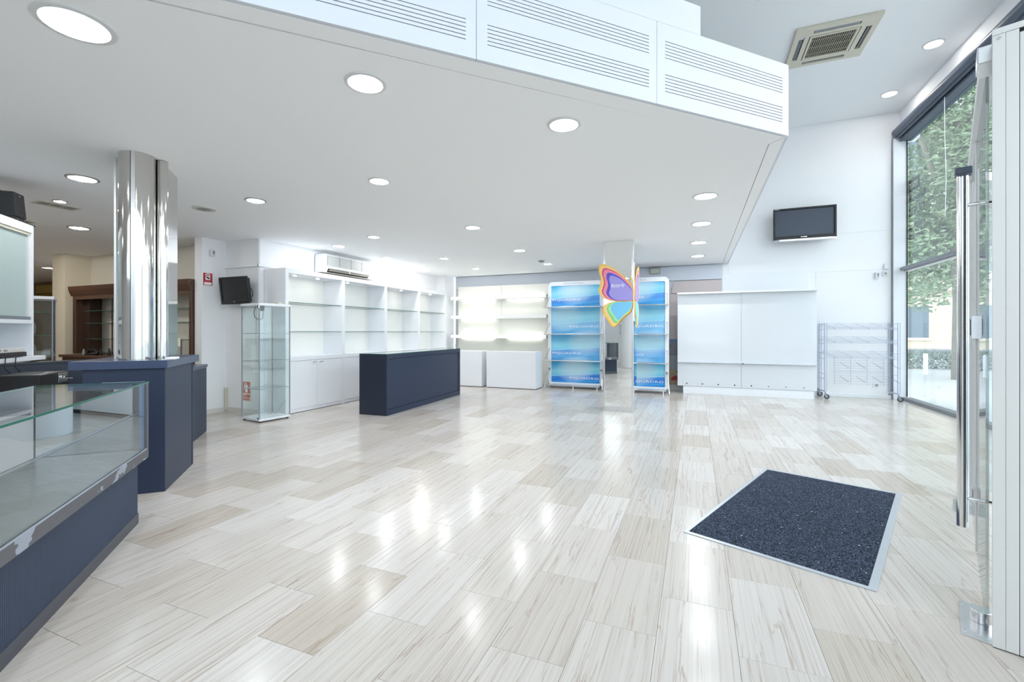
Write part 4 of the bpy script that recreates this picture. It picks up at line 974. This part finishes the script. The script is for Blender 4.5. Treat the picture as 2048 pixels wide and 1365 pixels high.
# ------------------------------------------------------------------ recess at the back: pelmet, fabric, poster
fab = mat('blue_grey_fabric', S(200, 206, 216), .9, var=.05, scale=60, bump=.3, bscale=300)
fabp = mat('pinkish_grey_fabric', S(196, 186, 186), .9, var=.05, scale=60, bump=.3, bscale=300)
tag(M().box((-5.72, 10.25, 2.33), (.49, 10.30, C - .012)).build('fabric_pelmet', fab, bevel=.003), 'long blue grey fabric pelmet along the top of the back recess', 'pelmet')
pk = [(.495, 2.06), (.495, 2.318), (-.36, 2.318), (-.43, 2.285), (-.475, 2.20), (-.49, 2.06)]
tag(M().prism(pk, 10.262, 10.30, ax='y').build('padded_headboard', fabp, bevel=.006), 'pinkish padded fabric board with rounded corner above the white stand', 'fabric board')
t = thing('wall_poster', 'narrow collage strip of pinkish and grey pictures between the stands', 'poster', (-.40, 10.285, 0))
M().box((-.19, 0, 1.08), (.19, .012, 2.05)).build('sheet', fabp, t)
M().box((-.19, -.004, 1.02), (.19, .012, 1.075)).build('blue_band', mat('blue_band_print', S(110, 130, 176), .5), t)
M().box((-.19, 0, .74), (.19, .012, 1.015)).build('grey_photo', mat('grey_photo_print', S(128, 130, 140), .5, var=.3, scale=9), t)
M().box((-.19, 0, .42), (.19, .012, .735)).build('mesh_photo', mat('mesh_photo_print', S(150, 156, 160), .5, var=.12, scale=60), t)
M().box((-.19, 0, .11), (.19, .012, .41)).build('portrait_photo', mat('tan_photo_print', S(168, 148, 118), .5, var=.3, scale=12), t)
M().prism(crom([(-.08, .26), (.0, .30), (.08, .29), (.12, .22), (.02, .20), (-.09, .20)], 3), -.001, 0, ax='y').build('portrait_shirt', mat('red_shirt_print', S(150, 48, 52), .5), t)
M().prism(rrect(.02, .29, .11, .40, .044, 4), -.002, 0, ax='y').build('portrait_head', mat('skin_print', S(196, 150, 122), .5), t)
M().prism(rrect(.02, .36, .11, .408, .02, 4), -.003, -.001, ax='y').build('portrait_hair', kprint, t)
t = thing('emergency_light', 'small grey emergency light on the pelmet above the right blue stand', 'emergency light', (-.82, 10.249, 2.555))
M().box((-.107, -.05, -.065), (.107, 0, .065)).build('housing', greypl, t, bevel=.006); M().box((-.09, -.053, -.05), (.09, -.05, .05)).build('diffuser', mat('diffuser_grey', S(186, 190, 178), .3, var=.08), t)

# ------------------------------------------------------------------ white gloss wall stand
def wall_stand():
    t = thing('gloss_display_wall', 'glossy white freestanding display wall below the big television', 'display wall', (0, 9.73, 0))
    for x0, x1 in ((-.346, .807), (.811, 2.04)):
        M().box((x0, 0, .635), (x1, .06, 1.985)).build('upper_panel', gloss, t, bevel=.002)
        M().box((x0, -.0, .155), (x1, .06, .615)).build('lower_panel', gloss, t, bevel=.002)
        M().prism([(0, .618), (-.075, .630), (-.075, .634), (0, .634)], x0, x1, ax='x').build('middle_ledge', lacq, t)
        M().box((x0, -.16, 1.985), (x1, .06, 2.015)).build('top_shelf', lacq, t, bevel=.002)
    M().box((-.24, .01, 0), (2.0, .30, .15)).build('plinth', lacq, t, bevel=.002)
    M().box((-.23, .02, 0), (1.99, .03, .012)).build('shadow_gap', blackp, t)
    for i in range(8):
        x = -.17 + i * .287
        M().cyl((x, -.004, .205), (x, .002, .205), .013, 12).build('peg_hole', blackp if i < 5 else alud, t)
    M().cyl((.83, -.08, .628), (.83, -.07, .628), .012, 10).build('clip', blackp, t)
    tag(M().box((.478, YW - .05, 2.015), (2.02, YW - .007, 2.43)).build('header_board', lacq, bevel=.002), 'white header board on the back wall above the glossy display wall', 'board')
wall_stand()

# ------------------------------------------------------------------ big television
def big_tv():
    t = thing('wall_television', 'wide black television with silver lower edge high on the white back wall', 'television', (1.913, 10.107, 3.315))
    M().plate([-.516, -.478, .478, .516], [-.305, -.235, .27, .305], {(1, 1)}, -.03, .02, ax='y').build('bezel', blackp, t, bevel=.008)
    M().box((-.48, -.006, -.238), (.48, .01, .272)).build('screen', screenm, t)
    M().box((-.50, .02, -.27), (.50, .09, .29)).build('housing', blackp, t, bevel=.015)
    M().box((-.20, .09, -.16), (.20, .2435, .16)).build('wall_bracket', alud, t)
    M().prism([(-.516, -.028), (-.42, -.075), (.42, -.075), (.516, -.028), (.516, .03), (-.516, .03)], -.335, -.300).build('speaker_bar', brushed, t, bevel=.003)
    M().box((-.06, -.033, -.268), (.04, -.03, -.255)).build('logo', chrome, t)
    M().box((-.49, -.0315, .285), (-.42, -.030, .291)).build('logo', chrome, t)
big_tv()
wall_sensor('motion_sensor', 'white motion sensor on the back wall near the street window', (3.115, YW - .006, 2.285), 0, .07, .12)
t = thing('thermostat', 'grey thermostat on the back wall nearest the street window', 'thermostat', (3.24, YW - .006, 2.315))
M().box((-.04, -.025, -.045), (.04, 0, .045)).build('body', mat('sensor_white', (1, 1, 1)), t, bevel=.006); M().box((-.02, -.027, -.02), (.02, -.025, .02)).build('display', greypl, t)
t = thing('junction_box', 'small white junction box above the grey thermostat', 'junction box', (3.247, YW - .006, 2.443))
M().box((-.032, -.03, -.05), (.032, 0, .05)).build('body', mat('sensor_white', (1, 1, 1)), t, bevel=.006); M().box((-.01, -.032, -.012), (.01, -.03, .012)).build('button', lacq, t)
t = thing('wall_socket', 'white round wall socket low behind the wire racks', 'socket', (3.107, YW - .006, .246))
M().box((-.045, -.014, -.045), (.045, 0, .045)).build('plate', lacq, t, bevel=.004); M().cyl((0, -.018, 0), (0, -.013, 0), .025, 20).build('insert', greypl, t)

# ------------------------------------------------------------------ wire racks on castors
def racks():
    # one long wheeled rack: two end frames, three wire baskets and two hook grids
    t = thing('wire_display_rack', 'white wire display rack on black castors beside the street window', 'rack', (2.205, 10.12, 0), R(2.0))
    L = 1.10; yb, yf = .205, -.205
    for x in (.0, L):
        e = M().tube([(x, yf + .03, .145), (x, yf + .03, 1.40), ], .011, 8).build('upright', wirem, t, smooth=True)
        M().tube([(x, yb - .03, .145), (x, yb - .03, 1.40)], .011, 8).build('upright', wirem, t, smooth=True)
        M().tube([(x + .03, yf + .03, .145), (x + .03, yf + .03, 1.40)], .006, 6).build('upright', wirem, t)
        M().tube([(x + .03, yb - .03, .145), (x + .03, yb - .03, 1.40)], .006, 6).build('upright', wirem, t)
        M().tube([(x, yf - .02, .135), (x, yb + .02, .135)], .013, 8).build('base_rail', wirem, t, smooth=True)
        for z in (.36, .46, .74, .84, 1.02, 1.08, 1.28, 1.38):
            M().tube([(x, yf + .03, z), (x, yb - .03, z)], .0045, 6).build('cross_bar', wirem, t)
        for y in (yf, yb):
            c = M().cyl((x, y, .10), (x, y, .135), .010, 10).build('castor', alud, t)
            for s in (-.012, .012): M().box((x - .012, y + s - .002, .04), (x + .025, y + s + .002, .10)).build('castor_fork', alud, c)
            M().lathe([(.026, -.009), (.040, -.009), (.044, -.005), (.044, .005), (.040, .009), (.026, .009), (.026, -.009)], 20).build('castor_tyre', rubber, c, smooth=True)
            o = c.children[-1]; o.rotation_euler = (R(90), 0, 0); o.location = (x + .02, y, .0445)
            M().cyl((x + .02, y - .008, .0445), (x + .02, y + .008, .0445), .026, 16).build('castor_hub', alud, c)
    # wire baskets (V dividers along a tray)
    for z in (1.30, 1.05, .78):
        b = M()
        b.tube([(.0, yf + .06, z), (L, yf + .06, z)], .004, 5)
        o = b.build('basket_rail', wirem, t)
        for y, dz in ((yf + .06, .0), (yf + .06, .02), (yf + .10, -.015), (yb - .06, .095), (yb - .06, .06), (yb - .06, .03)):
            M().tube([(.02, y, z + dz), (L - .02, y, z + dz)], .003, 5).build('basket_wire', wirem, o)
        for i in range(4):
            x = .16 + i * .26
            M().tube([(x - .12, yb - .06, z + .10), (x, yf + .06, z), (x + .12, yb - .06, z + .10)], .003, 5).build('basket_divider', wirem, o)
            M().cyl((x, yf + .052, z - .006), (x, yf + .068, z - .006), .006, 8).build('basket_clip', alud, o)
    # hook grid with prongs at the back
    g = M().tube([(.22, yb - .05, .50), (L - .02, yb - .05, .50)], .004, 5).build('grid_bar', wirem, t)
    for x in (.24, .50, .755, 1.01): M().tube([(x, yb - .05, .24), (x, yb - .05, .76)], .004, 5).build('grid_wire', wirem, g)
    for i in range(5): 
        for zz in (.55, .60, .65, .70, .74, .26, .31, .36, .41, .46)[i * 2:i * 2 + 2]: M().tube([(.22, yb - .05, zz), (L - .02, yb - .05, zz)], .0025, 5).build('grid_wire', wirem, g)
    for zz in (.66, .40):
        for i in range(4):
            x = .33 + i * .255
            M().tube([(x, yb - .05, zz), (x + .08, yb - .22, zz - .09), (x + .085, yb - .22, zz - .07)], .0035, 5).build('hook', alud, g)
    # shallow side panel at the left
    for x in (-.07,):
        s = M().tube([(x, .0, .30), (x, .0, 1.36)], .004, 5).build('side_wire', wirem, t)
        for z in (.30, .38, .62, .86, 1.10, 1.34): M().tube([(x, 0, z), (0, .0, z)], .003, 5).build('side_rung', wirem, s)
racks()

# ------------------------------------------------------------------ entrance mat
def mat_thing():
    pts = [(.584, 4.651), (1.452, 4.306), (.794, 2.637), (-.08, 2.996)]
    c = Vector((.69, 3.65, 0)); a = math.atan2(1.669, .658)
    t = thing('entrance_mat', 'blue grey entrance mat in a steel frame sunk in the marble floor', 'mat', c, a)
    W, L = .935, 1.79                                # local x along 1.79, local y across
    M().plate([-L / 2, -L / 2 + .028, L / 2 - .028, L / 2], [-W / 2, -W / 2 + .035, W / 2 - .022, W / 2], {(1, 1)}, .0003, .005).build('frame', mat('mat_frame_steel', S(196, 202, 210), .35, .5), t, bevel=.001)
    m, n, l, b = nt('blue_grey_carpet')
    tc = n.new('ShaderNodeTexCoord'); z = n.new('ShaderNodeTexNoise'); z.inputs['Scale'].default_value = 170; z.inputs['Detail'].default_value = 3; l.new(tc.outputs['Object'], z.inputs['Vector'])
    rp = n.new('ShaderNodeValToRGB'); e = rp.color_ramp.elements; e[0].position = .38; e[0].color = (*S(24, 27, 34), 1); e[1].position = .68; e[1].color = (*S(108, 120, 144), 1); q = e.new(.52); q.color = (*S(55, 62, 78), 1)
    l.new(z.outputs[0], rp.inputs[0]); l.new(rp.outputs[0], b.inputs['Base Color']); b.inputs['Roughness'].default_value = 1; b.inputs['Specular IOR Level'].default_value = .1
    bp = n.new('ShaderNodeBump'); bp.inputs['Strength'].default_value = .8; bp.inputs['Distance'].default_value = .004; l.new(z.outputs[0], bp.inputs['Height']); l.new(bp.outputs[0], b.inputs['Normal'])
    M().box((-L / 2 + .028, -W / 2 + .035, .0003), (L / 2 - .028, W / 2 - .022, .0035)).build('carpet', m, t)
    f = M()
    for i in range(46):
        x, y = random.uniform(-.84, .84), random.uniform(-.42, .43); s = random.uniform(.002, .0055); r = random.uniform(0, 3)
        f.prism([(x + s * math.cos(r), y + s * math.sin(r)), (x + s * math.cos(r + 2), y + s * .5 * math.sin(r + 2)), (x + s * math.cos(r + 4), y + s * math.sin(r + 4))], .0036, .0042)
    o = f.build('lint', wprint, t); o['kind'] = 'stuff'
mat_thing()

# ------------------------------------------------------------------ the street outside
def street():
    struct('ground_pavement', M().prism([(GX + .25, -4.45), (-40, -4.45), (-40, -40), (60, -40), (60, 70), (GX + .25, 70)], -.2, -.015), mat('paving_grey', S(186, 187, 188), .8, var=.1, scale=2))
    struct('road', bx((-30, 27, -.02), (80, 40, -.005)), mat('asphalt', S(120, 122, 126), .85, var=.1, scale=4))
    leafm = mat('leaf_green', S(142, 162, 130), .6, var=.35, scale=.8)  # both leaf colours lightened and greyed to carry haze
    leafd = mat('leaf_green_dark', S(112, 136, 112), .6, var=.35, scale=.8)
    bark = mat('bark', S(128, 122, 112), .9, var=.25, scale=8, bump=.4)
    def tree(x, y, h, r, lab, n=5200, lm=leafm):
        t = thing('street_tree', lab, 'tree', (x, y, -.015), 0, 'street trees outside the window')
        M().tube([(0, 0, 0), (.05, .03, h * .25), (-.04, .05, h * .5), (.05, 0, h * .8)], .17, 10).build('trunk', bark, t, smooth=True)
        for a in range(5):
            an = a * 1.3; M().tube([(0, 0, h * .42), (r * .4 * math.cos(an), r * .4 * math.sin(an), h * .62), (r * .75 * math.cos(an), r * .75 * math.sin(an), h * .8)], .05, 6).build('branch', bark, t)
        m = M(); rng = random.Random(int(x * 10 + y))
        blobs = [(r * .62 * math.cos(i * 2.4) * rng.uniform(.3, 1), r * .62 * math.sin(i * 2.4) * rng.uniform(.3, 1), h * rng.uniform(.36, .98), r * rng.uniform(.3, .5)) for i in range(16)]
        for i in range(n):
            bx_, by_, bz_, br = blobs[i % 16]
            v = Vector((rng.gauss(0, 1), rng.gauss(0, 1), rng.gauss(0, 1))).normalized() * br * rng.uniform(.55, 1.05)
            c = Vector((bx_, by_, bz_)) + v
            u = Vector((rng.gauss(0, 1), rng.gauss(0, 1), rng.gauss(0, .6))).normalized(); w_ = u.orthogonal().normalized(); s = rng.uniform(.05, .11)
            m.add([c - u * s, c + w_ * s * .5, c + u * s, c - w_ * s * .5], [(0, 1, 2, 3)])
        o = m.build('foliage', lm, t); o['kind'] = 'stuff'
    tree(6.4, 15.4, 8.5, 2.9, 'street tree nearest the window glass, pale trunk', 20000)
    tree(9.4, 21.9, 9.5, 3.0, 'street tree second from the window glass', 14000, leafd)
    tree(3.6, 24.0, 9, 2.8, 'street tree behind the first, left side of the window', 11000, leafd)
    tree(13.2, 16.0, 9, 3.0, 'street tree farthest to the right outside', 6000)
    # building across the street
    bw = mat('stone_facade', S(226, 212, 190), .8, var=.05); 
    t = thing('corner_building', 'cream stone building with tall windows across the street', 'building', (9, 42, 0))
    M().box((-22, 0, 0), (30, 8, 17)).build('wall', bw, t)
    M().box((-22, -.3, 4.2), (30, 0, 4.6)).build('cornice', mat('stone_trim', S(236, 226, 208), .8), t)
    M().box((-22, -.4, 16.4), (30, 0, 17)).build('cornice', mat('stone_trim', (1, 1, 1)), t)
    for i in range(13):
        for z in (.6, 5.4, 9.2, 13):
            x = -20 + i * 3.6
            f = M().plate([x, x + .2, x + 1.5, x + 1.7], [z, z + .2, z + 2.5, z + 2.7], {(1, 1)}, -.1, .02, ax='y').build('window', mat('stone_trim', (1, 1, 1)), t)
            M().box((x + .2, -.03, z + .2), (x + 1.5, -.01, z + 2.5)).build('pane', mat('far_glass', S(110, 126, 140), .15), f)
    tag(M().box((4.6, 20.2, .5), (5.4, 20.3, 1.6)).box((4.6, 20.21, .0), (4.68, 20.29, .5)).box((5.3, 20.21, .0), (5.38, 20.29, .5)).build('street_sign_board', redp, bevel=.01), 'red notice board standing on the pavement outside', 'sign')
    # railing and planting bed
    t = thing('street_railing', 'low dark railing along the planting bed across the pavement', 'railing', (0, 19.2, -.015))
    M().box((2.5, -.02, .62), (14, .02, .66)).build('top_rail', alud, t); M().box((2.5, -.02, .12), (14, .02, .15)).build('bottom_rail', alud, t)
    r = M()
    for i in range(92): M_ = r.box((2.56 + i * .125, -.008, .15), (2.576 + i * .125, .008, .62))
    o = r.build('baluster', alud, t); o['kind'] = 'stuff'
    hm = M(); rng = random.Random(3)
    for i in range(7000):
        c = Vector((rng.uniform(2.6, 14), rng.uniform(19.4, 20.0), rng.uniform(.0, .62))); u = Vector((rng.gauss(0, 1), rng.gauss(0, 1), rng.gauss(0, 1))).normalized(); w_ = u.orthogonal().normalized(); s = rng.uniform(.03, .07)
        hm.add([c - u * s, c + w_ * s * .5, c + u * s, c - w_ * s * .5], [(0, 1, 2, 3)])
    tag(hm.build('hedge_foliage', leafd), 'low green hedge behind the street railing', 'hedge', kind='stuff')
    for x, y, lab in ((6.25, 16.9, 'white street bollard, the left one outside the window'), (6.75, 16.4, 'white street bollard, the middle one outside the window'), (7.15, 16.0, 'white street bollard, the right one outside the window')):
        b = thing('bollard', lab, 'bollard', (x, y, -.015), 0, 'white bollards on the pavement')
        M().cyl((0, 0, 0), (0, 0, .58), .055, 16).build('post', wprint, b, smooth=True); M().lathe([(.055, .58), (.05, .61), (0, .625)], 16).build('cap', wprint, b, smooth=True)
    t = thing('lamp_post', 'grey street lamp post beyond the railing', 'lamp post', (6.6, 20.6, -.015))
    M().cyl((0, 0, 0), (0, 0, 5.5), .06, 12, .04).build('pole', alud, t, smooth=True); M().cyl((0, 0, 5.5), (0, 0, 5.8), .12, 12, .18).build('lantern', wprint, t)
street()
